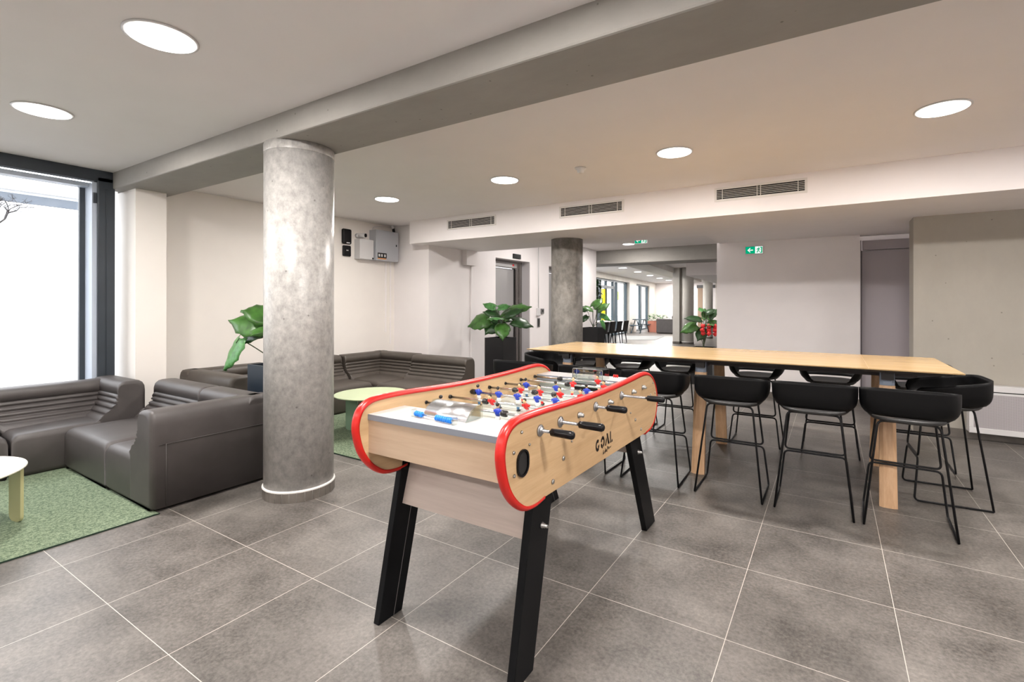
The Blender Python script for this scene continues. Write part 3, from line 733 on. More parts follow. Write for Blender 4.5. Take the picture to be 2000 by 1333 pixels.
# ------------------------------------------------------------------ plants
def leaf_mesh(bm, base, tip_dir, normal, L, W, droop=0.25, wavy=0.03, mi=0, lobes=True, ns=10, nw=4):
    d = tip_dir.normalized(); n = (normal - d*normal.dot(d)).normalized(); s = d.cross(n)
    rows = []
    for i in range(ns+1):
        t = i/ns
        w = W*0.5*(max(0.0, math.sin(PI*min(1, t*0.86+0.16)))**0.75) if t < 1 else 0.001
        if t > 0.7: w *= max(0.02, max(0.0, math.cos((t-0.7)/0.3*PI/2))**0.7)
        row = []
        for j in range(-nw, nw+1):
            q = j/nw
            back = -0.16*L*(abs(q)**1.5)*(1-t)**2 if lobes else 0
            ww = w*(1+wavy*2*math.sin(t*26+j)*abs(q))
            z = -droop*L*t*t + 0.18*W*q*q*(-0.6) + wavy*W*math.sin(t*22 + (2 if q > 0 else 0))*abs(q)
            row.append(bm.verts.new(base + d*(t*L+back) + s*(q*ww) + n*z))
        rows.append(row)
    for a, b in zip(rows, rows[1:]):
        for k in range(2*nw): f = bm.faces.new((a[k], a[k+1], b[k+1], b[k])); f.smooth = True; f.material_index = mi
def planter(t, x0, x1, y0, y1, h, mat):
    bm = BM(); e = 0.014
    box(bm, x0, x1, y0, y0+e, 0, h); box(bm, x0, x1, y1-e, y1, 0, h); box(bm, x0, x0+e, y0+e, y1-e, 0, h); box(bm, x1-e, x1, y0+e, y1-e, 0, h); box(bm, x0+e, x1-e, y0+e, y1-e, 0, 0.02)
    obj('planter', bm, mat, t)
    pbox('soil', M['soil'], t, x0+e, x1-e, y0+e, y1-e, h-0.10, h-0.045)
def leafy(name, label, cx, cy, size, h, potmat, leaves, group=None, base_h=None, mats=None):
    """leaves: (dx, dy, z, azimuth, pitch, L, W, droop, light)"""
    t = thing(name, label, 'potted plant', (cx, cy, 0), group)
    s = size/2; planter(t, cx-s, cx+s, cy-s, cy+s, h, potmat)
    root = Vector((cx, cy, h-0.06))
    bm = BM(); tube(bm, [root, root+Vector((0.0, 0.0, 0.08)), root+Vector((0.005, 0, 0.15))], 0.014, 8, radii=[0.02, 0.015, 0.010]); obj('stem', bm, M['stem'], t)
    for (dx, dy, z, az, pt, L, W, dr, li) in leaves:
        b = Vector((cx+dx, cy+dy, z))
        d = Vector((math.cos(az)*math.cos(pt), math.sin(az)*math.cos(pt), math.sin(pt)))
        nn = Vector((-math.cos(az)*math.sin(pt), -math.sin(az)*math.sin(pt), math.cos(pt)))*0.75 + Vector((0.56, -0.83, 0.0))*(0.75 if math.sin(az-0.547) > -0.9 else 0.0)
        bm = BM(); mid = (root+b)/2 + Vector((0, 0, 0.05))
        P0 = root+Vector((0.003, 0, 0.07))
        pts = [P0*(1-q)**2 + mid*2*q*(1-q) + b*q*q for q in [k/6 for k in range(7)]] + [b + d*L*0.15]
        tube(bm, pts, 0.005, 6, mi=1)
        leaf_mesh(bm, b, d, nn, L, W, dr)
        o = obj('leaf', bm, [[M['leaf'], M['leafl'], M['leafd']][li], M['stem']], t, recalc=False)
        sm = o.modifiers.new('thick', 'SOLIDIFY'); sm.thickness = 0.002
    return t
# azimuths across the view
R_ = 0.547; L_ = PI+0.547
leafy('potted_alocasia', 'large leafed plant in a black square planter beside the elevator', -4.655, 6.47, 0.37, 0.80, M['pot'], [
    (-0.16, -0.09, 1.12, L_+0.15, -0.05, 0.36, 0.36, 0.45, 0), (-0.06, 0.06, 1.10, L_+0.9, -0.35, 0.34, 0.36, 0.4, 2), (0.06, -0.00, 1.14, R_+0.35, 0.70, 0.40, 0.24, 0.10, 0), (0.17, 0.07, 1.26, R_+0.1, 0.30, 0.34, 0.20, 0.2, 0),
    (0.18, 0.09, 1.08, R_, 0.02, 0.34, 0.24, 0.45, 2), (0.03, -0.10, 1.12, -PI/2+0.2, 0.30, 0.26, 0.30, 0.3, 1), (-0.07, -0.05, 1.30, L_-0.1, 0.35, 0.22, 0.17, 0.1, 1), (-0.02, -0.03, 1.30, R_, 0.2, 0.20, 0.15, 0.1, 1),
    (0.12, -0.12, 1.04, -0.9, -0.45, 0.28, 0.26, 0.5, 0), (0.0, 0.1, 1.12, 1.4, 0.3, 0.26, 0.24, 0.3, 2), (0.10, -0.00, 1.18, R_-0.2, 0.45, 0.30, 0.2, 0.2, 2), (-0.04, 0.02, 1.20, L_+0.3, 0.3, 0.26, 0.2, 0.3, 2)])
leafy('potted_alocasia', 'wavy leafed plant in a navy planter half hidden by the pillar', -4.32, 2.52, 0.34, 0.80, M['potside'], [
    (-0.05, -0.03, 1.19, L_, 0.06, 0.40, 0.34, 0.06, 0), (-0.05, -0.00, 1.245, L_+0.6, 0.25, 0.26, 0.26, 0.10, 0), (-0.08, -0.05, 1.12, L_, -0.20, 0.34, 0.18, 0.35, 2), (-0.29, -0.18, 1.03, L_+0.1, -1.02, 0.33, 0.26, 0.10, 1),
    (0.06, 0.02, 1.25, R_, 0.5, 0.24, 0.18, 0.3, 0), (0.05, -0.1, 1.15, -1.2, 0.0, 0.22, 0.18, 0.3, 0), (0.02, 0.08, 1.22, 1.2, 0.2, 0.22, 0.18, 0.3, 2), (-0.02, -0.00, 1.12, L_-0.2, 0.1, 0.16, 0.14, 0.1, 2)])
leafy('potted_fig', 'tall leafed plant in a black planter behind the dark pillar', -4.87, 10.55, 0.42, 0.80, M['pot'], [
    (-0.15, -0.05, 1.25, L_, 0.2, 0.26, 0.22, 0.6, 2), (0.0, 0.0, 1.30, 0.9, 0.8, 0.34, 0.24, 0.2, 0), (0.12, -0.00, 1.22, R_, 0.7, 0.34, 0.22, 0.3, 0), (0.18, 0.06, 1.10, R_, -0.1, 0.28, 0.2, 0.6, 1),
    (0.28, -0.10, 0.98, R_+0.3, -1.0, 0.26, 0.2, 0.2, 1), (0.02, -0.08, 1.24, -1.8, 0.4, 0.26, 0.22, 0.4, 0), (-0.16, -0.00, 1.08, L_+0.5, -0.6, 0.22, 0.16, 0.3, 2)])
# plant with red blossoms at the edge of the white wall
t = leafy('potted_anthurium', 'leafy plant with red blossoms beside the white wall edge', -1.86, 8.50, 0.36, 0.62, M['pot'], [
    (-0.12, -0.00, 1.00, L_, -0.15, 0.27, 0.24, 0.5, 0), (-0.04, -0.00, 1.10, L_+0.1, 0.25, 0.27, 0.16, 0.3, 2), (0.0, 0.05, 0.94, L_+0.7, -0.7, 0.25, 0.2, 0.3, 2), (0.05, 0.0, 1.10, 1.9, 1.0, 0.26, 0.16, 0.2, 0),
    (0.10, 0.02, 1.02, R_, 0.3, 0.25, 0.2, 0.4, 0), (0.0, 0.0, 1.24, 2.4, 0.5, 0.15, 0.12, 0.1, 1), (0.04, 0.0, 1.20, 0.3, 0.6, 0.16, 0.12, 0.2, 2), (0.06, 0.0, 0.98, -1.0, 0.5, 0.26, 0.2, 0.4, 0), (0.08, 0.05, 1.12, 0.6, 0.9, 0.24, 0.14, 0.2, 2)])
for k in range(9):
    bm = BM(); bmesh.ops.create_icosphere(bm, subdivisions=2, radius=0.038)
    for v in bm.verts: v.co = v.co * (1+0.25*math.sin(v.co.x*190+v.co.z*160+k))
    bmesh.ops.translate(bm, verts=bm.verts, vec=(-1.84+0.10*(k % 3), 8.36-0.02*(k % 2), 0.86+0.062*(k//3)))
    obj('blossom', bm, M['redflower'], t, smooth=True)

# ------------------------------------------------------------------ bar table
def bar_table():
    X0, X1, Y0, Y1, Z1 = -2.480, 0.700, 3.872, 4.925, 0.920
    t = thing('bar_table', 'long oak topped bar table with slanted wooden legs', 'table', ((X0+X1)/2, (Y0+Y1)/2, 0))
    bm = BM(); e = 0.075
    v = lambda x, y, z: bm.verts.new((x, y, z))
    T = [v(X0, Y0, Z1), v(X1, Y0, Z1), v(X1, Y1, Z1), v(X0, Y1, Z1)]
    m_ = [v(X0, Y0, Z1-0.007), v(X1, Y0, Z1-0.007), v(X1, Y1, Z1-0.007), v(X0, Y1, Z1-0.007)]
    B = [v(X0+e, Y0+e, Z1-0.030), v(X1-e, Y0+e, Z1-0.030), v(X1-e, Y1-e, Z1-0.030), v(X0+e, Y1-e, Z1-0.030)]
    bm.faces.new(T)
    for k in range(4):
        bm.faces.new((T[k], T[(k+1) % 4], m_[(k+1) % 4], m_[k])); f = bm.faces.new((m_[k], m_[(k+1) % 4], B[(k+1) % 4], B[k])); f.material_index = 1
    bm.faces.new(B).material_index = 1
    obj('tabletop', bm, [M['oak'], M['under']], t)
    xm = 0.213
    bm = BM(); box(bm, xm-0.0012, xm+0.0012, Y0+0.002, Y1-0.002, Z1-0.001, Z1+0.0004); obj('top_joint', bm, M['oakleg'], t)
    bm = BM(); box(bm, X0+0.20, X1-0.20, 4.14, 4.19, Z1-0.075, Z1-0.030); box(bm, X0+0.20, X1-0.20, 4.61, 4.66, Z1-0.075, Z1-0.030)
    for x in (-2.13, -0.905, 0.325): box(bm, x-0.035, x+0.035, 4.0, 4.80, Z1-0.085, Z1-0.030)
    obj('frame', bm, M['under'], t)
    for x in (-2.13, -0.905, 0.325):
        for s, yb, yt in ((1, 3.950, 4.06), (-1, 4.920, 4.77)):
            bm = BM()
            def ring(z, y, w, d): return [bm.verts.new((x+a*w, y+b*d, z)) for a, b in ((-1, -0.6), (-0.55, -1), (0.55, -1), (1, -0.6), (1, 0.6), (0.55, 1), (-0.55, 1), (-1, 0.6))]
            zt = 0.795; q = (zt)/0.89; R0 = ring(0.0, yb, 0.050, 0.030); R1 = ring(zt, yb+(yt-yb)*q, 0.044, 0.030)
            for k in range(8): bm.faces.new((R0[k], R0[(k+1) % 8], R1[(k+1) % 8], R1[k]))
            bm.faces.new(R0); bm.faces.new(list(reversed(R1)))
            lg = obj('leg', bm, M['oakleg'], t)
            bm = BM(); R0 = ring(zt+0.001, yb+(yt-yb)*q, 0.042, 0.028); R1 = ring(0.886, yt, 0.042, 0.028)
            for k in range(8): bm.faces.new((R0[k], R0[(k+1) % 8], R1[(k+1) % 8], R1[k]))
            bm.faces.new(R0); bm.faces.new(list(reversed(R1)))
            o = obj('leg_bracket', bm, M['bracket'], t); o['label'] = 'grey steel bracket above the wooden leg'
bar_table()

# ------------------------------------------------------------------ bar stools (built facing +Y, back towards -Y)
def make_stool():
    t = thing('bar_stool', 'x', 'bar stool', (0, 0, 0), 'black bar stools around the bar table')
    zs = 0.640
    # seat pan
    bm = BM(); n = 40; rings = []
    def plan(a, w, d, e=2.6):
        c, s = math.cos(a), math.sin(a)
        return (w*math.copysign(abs(c)**(2/e), c), d*math.copysign(abs(s)**(2/e), s))
    for (k, z) in ((0.02, -0.004), (0.5, -0.002), (0.8, 0.001), (0.93, 0.008), (1.0, 0.022)):
        rings.append([bm.verts.new((plan(2*PI*i/n, 0.195, 0.185)[0]*k, plan(2*PI*i/n, 0.195, 0.185)[1]*k, zs+z)) for i in range(n)])
    for a, b in zip(rings, rings[1:]):
        for i in range(n): bm.faces.new((a[i], a[(i+1) % n], b[(i+1) % n], b[i])).smooth = True
    bm.faces.new(rings[0])
    o = obj('seat', bm, M['shellin'], t); sm = o.modifiers.new('thick', 'SOLIDIFY'); sm.thickness = 0.012; sm.offset = -1
    # wrap-around low back: angle measured from the back (-Y)
    bm = BM(); na, nz = 52, 8; grid = []
    amax = math.radians(148)
    for i in range(na+1):
        a = -amax + 2*amax*i/na; aa = abs(a)
        th = -PI/2 + a
        bx, by = plan(th, 0.196, 0.184, 3.0); tx, ty = plan(th, 0.248, 0.228, 4.2 if math.sin(th) < 0 else 3.0)
        f = aa/amax
        ztop = 0.845 - 0.165*max(0, ty+0.226)
        if f > 0.86: ztop = 0.655 + (ztop-0.655)*math.sqrt(max(0, 1-((f-0.86)/0.14)**2))*0.98 + 0.001
        zbot = 0.674 if aa < math.radians(50) else (0.674 - 0.018*min(1, (aa-math.radians(50))/math.radians(10)))
        row = []
        for k in range(nz+1):
            q = k/nz; z = zbot + (max(ztop, zbot+0.004)-zbot)*q
            s = (z-0.655)/(0.842-0.655); s = max(0, min(1, s)); s = 1-(1-s)**5.5
            row.append(bm.verts.new((bx+(tx-bx)*s, by+(ty-by)*s, z)))
        grid.append(row)
    for i in range(na):
        for k in range(nz): bm.faces.new((grid[i][k], grid[i+1][k], grid[i+1][k+1], grid[i][k+1])).smooth = True
    o = obj('backrest', bm, M['shell'], t); sm = o.modifiers.new('thick', 'SOLIDIFY'); sm.thickness = 0.010; sm.offset = -1
    # wire frame
    r = 0.0068; zt = 0.632; zf = 0.30
    wb, wt = 0.220, 0.150          # half width at floor / under the seat
    yb, yf = -0.205, 0.205         # rear and front foot
    def hw(z): return wt + (wb-wt)*(1-z/zt)
    def yl(z): return -0.125 + (yb+0.125)*(1-z/zt)
    def yfr(z): return 0.150 + (yf-0.150)*(1-z/zt)
    g = 0.007
    up_ = fillet([(-hw(0), yl(0), g), (-hw(zt), yl(zt), zt), (hw(zt), yl(zt), zt), (hw(0), yl(0), g)], 0.035, 5)
    bm = BM(); tube(bm, up_, r, 8); obj('rear_legs', bm, M['blackm'], t)
    lo = fillet([(-hw(0), yl(0), g), (-hw(0), yfr(0), g), (-hw(zf-0.012), yfr(zf-0.012), zf-0.012), (hw(zf-0.012), yfr(zf-0.012), zf-0.012), (hw(0), yfr(0), g), (hw(0), yl(0), g)], 0.032, 5)
    bm = BM(); tube(bm, lo, r, 8); obj('base_frame', bm, M['blackm'], t)
    fu = fillet([(-hw(zt)+0.0, 0.150, zt), (-hw(zf+0.004), yfr(zf+0.004), zf+0.004), (hw(zf+0.004), yfr(zf+0.004), zf+0.004), (hw(zt), 0.150, zt)], 0.035, 5)
    fu = [Vector((-hw(zt)*0.2, 0.150, zt))] + fu + [Vector((hw(zt)*0.2, 0.150, zt))]
    bm = BM(); tube(bm, fillet([fu[0]] + [Vector((-hw(zt), 0.150, zt)), Vector((-hw(zf+0.004), yfr(zf), zf+0.004)), Vector((hw(zf+0.004), yfr(zf), zf+0.004)), Vector((hw(zt), 0.150, zt))] + [fu[-1]], 0.032, 5), r, 8)
    obj('footrest_frame', bm, M['blackm'], t)
    return t
st0 = make_stool(); used = [False]
def place_stool(x, y, rz, label):
    o = st0 if not used[0] else copy_tree(st0)
    used[0] = True; o.location = (x, y, 0); o.rotation_euler = (0, 0, rz); o['label'] = label
NEAR = [(-2.425, 'leftmost black stool on the near side, peeking over the football table rim'), (-1.74, 'black stool on the near side directly behind the far football goal'),
        (-1.180, 'black stool on the near side just right of the football table corner'), (-0.615, 'black stool on the near side in front of the middle wooden leg'),
        (-0.10, 'black stool on the near side, second from the right'), (0.40, 'black stool on the near side, rightmost of the front row')]
for i, (x, l) in enumerate(NEAR): place_stool(x, 3.745, [0.03, -0.02, 0.03, 0.0, 0.0, -0.04][i], l)
FAR_ = [(-2.42, 'black stool on the far side, leftmost behind the table'), (-1.90, 'black stool on the far side, second from the left'), (-1.375, 'black stool on the far side, third from the left'),
        (-0.625, 'black stool on the far side seen just right of the middle leg'), (-0.01, 'black stool on the far side, second from the right'), (0.62, 'black stool on the far side, rightmost behind the right wooden leg')]
for x, l in FAR_: place_stool(x, 5.155, PI, l)
place_stool(0.68, 4.39, PI/2+0.05, 'black stool at the right end of the bar table')
place_stool(-2.50, 4.38, -PI/2-0.05, 'black stool at the left end of the bar table')

# ------------------------------------------------------------------ football table
def spline(pts, n=6, closed=True):
    P = [Vector((p[0], p[1], 0)) for p in pts]; out = []; N = len(P)
    for i in range(N if closed else N-1):
        p0, p1, p2, p3 = (P[(i-1) % N], P[i], P[(i+1) % N], P[(i+2) % N]) if closed else (P[max(i-1, 0)], P[i], P[i+1], P[min(i+2, N-1)])
        for k in range(n):
            t = k/n
            q = 0.5*((2*p1) + (p2-p0)*t + (2*p0-5*p1+4*p2-p3)*t*t + (3*p1-p0-3*p2+p3)*t**3)
            out.append((q.x, q.y))
    if not closed: out.append((P[-1].x, P[-1].y))
    return out
RIM = [(1.530, 0.632), (1.470, 0.627), (1.405, 0.638), (1.345, 0.678), (1.300, 0.735), (1.276, 0.800), (1.270, 0.860), (1.290, 0.912), (1.338, 0.940), (1.42, 0.946), (1.55, 0.944), (1.70, 0.938), (1.88, 0.932), (2.05, 0.931),
       (2.25, 0.934), (2.45, 0.940), (2.58, 0.946), (2.67, 0.943), (2.745, 0.926), (2.805, 0.890), (2.850, 0.835), (2.868, 0.775), (2.858, 0.710), (2.820, 0.655), (2.755, 0.622), (2.669, 0.614)]
rim_s = spline(RIM, 5, False)
ft = thing('football_table', 'beech football table with red rims, rods with painted players and black legs', 'football table', (-1.27, 2.07, 0))
XR, XL = (-0.930, -0.900), (-1.640, -1.610)
for (a, b), side in ((XR, 1), (XL, -1)):
    # outline of the board = rim line closed by the straight bottom edge
    poly = rim_s
    bm = BM(); prism(bm, poly, 'X', a, b)
    if side == 1:
        sp = obj('side_panel', bm, M['beech'], ft)
    else: sp2 = obj('side_panel', bm, M['beech'], ft)
    xm = (a+b)/2
    bm = BM(); n = len(rim_s); prof = [(-0.019, -0.004), (-0.017, 0.006), (-0.010, 0.013), (0, 0.0155), (0.010, 0.013), (0.017, 0.006), (0.019, -0.004)]
    rings = []
    for i, p in enumerate(rim_s):
        q0, q1 = rim_s[max(i-1, 0)], rim_s[min(i+1, n-1)]
        ty, tz = q1[0]-q0[0], q1[1]-q0[1]; L = math.hypot(ty, tz); ny, nz = -tz/L, ty/L
        rings.append([bm.verts.new((xm+u, p[0]+ny*w, p[1]+nz*w)) for u, w in prof])
    k_ = len(prof)
    for r0, r1 in zip(rings, rings[1:]):
        for k in range(k_): bm.faces.new((r0[k], r0[(k+1) % k_], r1[(k+1) % k_], r1[k])).smooth = (k < k_-1)
    bm.faces.new(rings[0]); bm.faces.new(rings[-1])
    o = obj('rim', bm, M['red'], ft); o['label'] = 'red rubber rim'
# make sure the rim runs on the outside of the board
X0, X1, YN, YF = -1.610, -0.930, 1.320, 2.800
pbox('end_panel', M['beechx'], ft, X0, X1, YN, YN+0.022, 0.737, 0.872)
pbox('end_panel', M['beechx'], ft, X0, X1, YF-0.022, YF, 0.737, 0.872)
bm = BM(); box(bm, X0, X1, YN-0.002, 1.515, 0.872, 0.894); n1 = obj('goal_shelf', bm, M['plate'], ft); n1['label'] = 'white laminate shelf over the near goal'
eb = pbox('edge_band', M['greyedge'], n1, X0, X1, YN-0.004, YN-0.0021, 0.871, 0.894)
bm = BM(); box(bm, X0, X1, 2.640, YF+0.002, 0.872, 0.894); n2_ = obj('goal_shelf', bm, M['plate'], ft); n2_['label'] = 'white laminate shelf over the far goal'
pbox('edge_band', M['greyedge'], n2_, X0, X1, 2.636, 2.6395, 0.862, 0.894)
pbox('bottom', M['under'], ft, X0, X1, YN+0.022, YF-0.022, 0.740, 0.752)
pf = pbox('playing_field', M['field'], ft, X0, X1, YN+0.022, YF-0.022, 0.794, 0.804)
bm = BM()
for yy in (1.72, 2.06, 2.42): box(bm, X0+0.003, X1-0.003, yy-0.0025, yy+0.0025, 0.8042, 0.8046)
tube(bm, [(-1.27+0.09*math.cos(a), 2.06+0.09*math.sin(a), 0.8043) for a in [2*PI*k/32 for k in range(32)]], 0.0012, 4, closed=True)
obj('pitch_line', bm, M['greyp'], pf)
pbox('goal_mouth', M['slot'], ft, -1.375, -1.165, 2.668, 2.672, 0.806, 0.868)
pbox('goal_wall', M['field'], ft, X0, X1, 2.673, 2.69, 0.804, 0.872)
pbox('goal_wall', M['field'], ft, X0, X1, 1.43, 1.445, 0.804, 0.872)
# apron boards between the legs
for yb, yt in ((1.500, 1.575), (2.70, 2.56)):
    bm = BM(); v = [(yt, 0.740), (yt+0.02, 0.740), (yb+0.02, 0.468), (yb, 0.468)]
    prism(bm, v, 'X', -1.608, -0.962); obj('apron', bm, M['apron'], ft)
# legs
def leg(x0, x1, bot, top, seam):
    bm = BM(); zt = 0.735
    prism(bm, [(bot[0], 0.0), (bot[1], 0.0), (top[1], zt), (top[0], zt)], 'X', x0, x1)
    l = obj('leg', bm, M['legblk'], ft, 0.003)
    bm = BM(); c0, c1 = bot[0]+(bot[1]-bot[0])*0.62, top[0]+(top[1]-top[0])*0.62
    xs = x1 if seam > 0 else x0
    prism(bm, [(c0, 0.002), (c0+0.0025, 0.002), (c1+0.0025, zt-0.02), (c1, zt-0.02)], 'X', xs-0.0008, xs+0.0008); obj('seam', bm, M['greyp'], l)
    if seam < 0:
        zb = 0.510; yb_ = bot[0] + (top[0]-bot[0])*zb/zt + 0.085
        bm = BM(); lathe(bm, [(0.013, 0), (0.013, 0.004), (0.009, 0.008), (0.009, 0.014), (0.006, 0.016), (0.006, 0.026)], (x1, yb_, zb), 'X', 14); obj('bolt', bm, M['zinc'], l)
    return l
leg(-0.962, -0.930, (1.370, 1.500), (1.520, 1.672), -1)
leg(-0.962, -0.930, (2.770, 2.930), (2.425, 2.585), -1)
leg(-1.640, -1.608, (1.370, 1.500), (1.520, 1.672), 1)
leg(-1.640, -1.608, (2.770, 2.930), (2.425, 2.585), 1)
# ball outlet
def stadium(cy, cz, hw, hh, n=10):
    pts = []
    for k in range(n+1): a = PI*k/n; pts.append((cy+hw*math.cos(a), cz+(hh-hw)+hw*math.sin(a)))
    for k in range(n+1): a = PI+PI*k/n; pts.append((cy+hw*math.cos(a), cz-(hh-hw)+hw*math.sin(a)))
    return pts
bo = None
bm = BM(); o_, i_ = stadium(1.378, 0.800, 0.036, 0.047), stadium(1.378, 0.800, 0.029, 0.040)
vo0 = [bm.verts.new((-0.899, y, z)) for y, z in o_]; vo1 = [bm.verts.new((-0.893, y, z)) for y, z in o_]; vi1 = [bm.verts.new((-0.893, y, z)) for y, z in i_]; vi0 = [bm.verts.new((-0.899, y, z)) for y, z in i_]
N_ = len(o_)
for k in range(N_):
    j = (k+1) % N_
    bm.faces.new((vo0[k], vo0[j], vo1[j], vo1[k])); bm.faces.new((vo1[k], vo1[j], vi1[j], vi1[k])); bm.faces.new((vi1[k], vi1[j], vi0[j], vi0[k]))
bo = obj('ball_outlet', bm, M['black'], ft)
bm = BM(); prism(bm, i_, 'X', -0.9005, -0.8990); obj('opening', bm, M['slot'], bo)
# screws and bearings on the right board
for (y, z, r) in [(1.373, 0.906, .006), (1.423, 0.852, .005), (1.325, 0.848, .0065), (1.328, 0.770, .0065), (1.673, 0.736, .010), (1.589, 0.670, .010), (2.488, 0.722, .009), (2.579, 0.651, .009), (1.742, 0.786, .005), (2.788, 0.878, .005), (2.826, 0.815, .005), (2.741, 0.818, .005), (2.414, 0.773, .005)]:
    bm = BM(); lathe(bm, [(r, 0), (r*0.9, 0.004), (r*0.4, 0.006)], (-0.900, y, z), 'X', 14); obj('screw', bm, M['zinc'], sp)
# rods with players, grips, bumpers
ZR = 0.885
def player(bm, x, y, team, tilt=0.0):
    """material slots: 0 shirt, 1 white, 2 skin, 3 black, 4 sock"""
    V0 = set(bm.verts)
    def blob(cx, cz, rx, ry, rz, mi, cy=0):
        lathe(bm, [(0.001, -1), (0.55, -0.85), (0.9, -0.45), (1, 0), (0.9, 0.45), (0.55, 0.85), (0.001, 1)], (0, 0, 0), seg=10, mi=mi)
        nv = [v for v in bm.verts if v not in seen]
        for v in nv: v.co = Vector((v.co.x*rx+cx, v.co.y*ry+cy, v.co.z*rz+cz)); seen.add(v)
    seen = set(bm.verts)
    blob(0, 0.002, 0.015, 0.011, 0.019, 0)                      # torso
    blob(-0.016, 0.004, 0.006, 0.006, 0.011, 0); blob(0.016, 0.004, 0.006, 0.006, 0.011, 0)   # shoulders
    blob(0, -0.024, 0.0125, 0.009, 0.013, 1)                    # shorts
    blob(0, -0.040, 0.009, 0.007, 0.012, 1 if team == 'b' else 2)
    blob(0, -0.054, 0.008, 0.007, 0.012, 4)                     # socks
    blob(0, -0.067, 0.011, 0.012, 0.006, 3, 0.003)              # shoes
    blob(0, 0.023, 0.004, 0.004, 0.006, 2)                      # neck
    blob(0, 0.032, 0.0085, 0.0085, 0.0105, 2)                   # head
    blob(0, 0.035, 0.0092, 0.0092, 0.0092, 3, -0.0025 if team == 'b' else 0.0035)  # hair
    nv = [v for v in bm.verts if v not in V0]
    c, s = math.cos(tilt), math.sin(tilt)
    for v in nv:
        yy, zz = v.co.y*c - v.co.z*s, v.co.y*s + v.co.z*c
        v.co = Vector((v.co.x+x, yy+y, zz+ZR))
rods = [ # y, team, player xs, tilt, bumper xs, handle start/end
    (1.495, 'b', [-1.300], 1.35, [], (-0.853, -0.760)),
    (1.647, 'b', [-1.516, -1.198], 0.0, [-1.165], (-0.817, -0.714)),
    (1.810, 'r', [-1.351, -1.160, -0.985], 0.55, [-1.388], None),
    (1.975, 'b', [-1.560, -1.432, -1.318, -1.204, -1.105], 0.1, [-1.592], (-0.843, -0.751)),
    (2.130, 'r', [-1.401, -1.281, -1.162, -1.045], 0.35, [-1.435, -1.315, -1.196], None),
    (2.285, 'b', [-1.466, -1.273, -1.090], 0.1, [], (-0.765, -0.679)),
    (2.445, 'r', [-1.253, -1.060], 0.4, [-1.288], None),
    (2.605, 'r', [-1.170], 0.3, [-1.425], None)]
for (y, team, xs, tl, bx, hd) in rods:
    rl = -1.70 if hd is None else -1.655; rr = -0.885 if hd is None else hd[0]+0.01
    bm = BM(); tube(bm, [(rl, y, ZR), (rr, y, ZR)], 0.0062, 12); rod = obj('rod', bm, M['chrome'], ft)
    for x in xs:
        bm = BM(); player(bm, x, y, team, tl if not (hd is None and x == -1.253) else -0.2)
        p = obj('player', bm, [M['blue'] if team == 'b' else M['redfig'], M['white_p'], M['skin'], M['hair'], M['sock'] if team == 'b' else M['redfig']], rod)
        p['label'] = 'blue shirted painted player' if team == 'b' else 'red shirted painted player'
    for x in bx:
        bm = BM(); lathe(bm, [(0.0125, -0.013), (0.014, -0.009), (0.014, 0.009), (0.0125, 0.013)], (x, y, ZR), 'X', 14); obj('bumper', bm, M['hair'], rod)
    if hd:
        a, b = hd
        bm = BM(); lathe(bm, [(0.011, a), (0.0135, a+0.002), (0.0140, a+0.02), (0.0150, b-0.020), (0.0148, b-0.009), (0.0118, b-0.003), (0.006, b), (0.001, b+0.0006)], (0, y, ZR), 'X', 20); obj('grip', bm, M['black'], rod)
        bm = BM(); lathe(bm, [(0.0215, 0.0), (0.0215, 0.004), (0.017, 0.007), (0.012, 0.007), (0.011, 0.013), (0.0075, 0.014)], (-0.900, y, ZR), 'X', 22); obj('bearing_plate', bm, M['steel'], rod)
        bm = BM(); lathe(bm, [(0.0095, -1.613), (0.008, -1.604)], (0, y, ZR), 'X', 14); obj('bearing', bm, M['hair'], rod)
    else:
        bm = BM(); lathe(bm, [(0.014, 0.0), (0.012, 0.004), (0.0085, 0.008), (0.008, 0.022), (0.004, 0.024)], (-0.900, y, ZR-0.006), 'X', 16); obj('bearing_plate', bm, M['zinc'], rod)
        bm = BM(); lathe(bm, [(0.011, -1.640-0.055), (0.0135, -1.700), (0.0145, -1.770), (0.006, -1.785)], (0, y, ZR), 'X', 16); obj('grip', bm, M['black'], rod)
        bm = BM(); lathe(bm, [(0.0105, -1.614), (0.009, -1.600)], (0, y, ZR), 'X', 14); obj('bearing', bm, M['hair'], rod)
# goal cover and score counters on the near shelf
bm = BM(); n = 14
prof = [(1.415, 0.895)] + [(1.415+0.085*(1-math.cos(PI/2*k/n)), 0.897+0.050*math.sin(PI/2*k/n)) for k in range(n+1)] + [(1.502, 0.895)]
v0 = [bm.verts.new((-1.395, y, z)) for y, z in prof]; v1 = [bm.verts.new((-1.175, y, z)) for y, z in prof]
for k in range(len(prof)-1): bm.faces.new((v0[k], v0[k+1], v1[k+1], v1[k])).smooth = True
bm.faces.new(v0); bm.faces.new(v1)
gc = obj('goal_cover', bm, M['aluc'], ft)
bm = BM(); pr_ = [(1.405, 0.894), (1.508, 0.894), (1.508, 0.950), (1.47, 0.950)]
prism(bm, pr_, 'X', -1.174, -1.170); obj('end_plate', bm, M['clear'], gc); bm = BM(); prism(bm, pr_, 'X', -1.400, -1.396); obj('end_plate', bm, M['clear'], gc)
sc = None
bm = BM(); tube(bm, [(-1.418, 1.385, 0.908), (-1.190, 1.362, 0.908)], 0.003, 8); sc = obj('score_counter', bm, M['chrome'], ft)
d_ = Vector((0.228, -0.023, 0)).normalized()
for x, y in ((-1.420, 1.385), (-1.188, 1.362)): pbox('counter_bracket', M['clear'], sc, x-0.006, x+0.006, y-0.012, y+0.012, 0.894, 0.924, bevel=0.002)
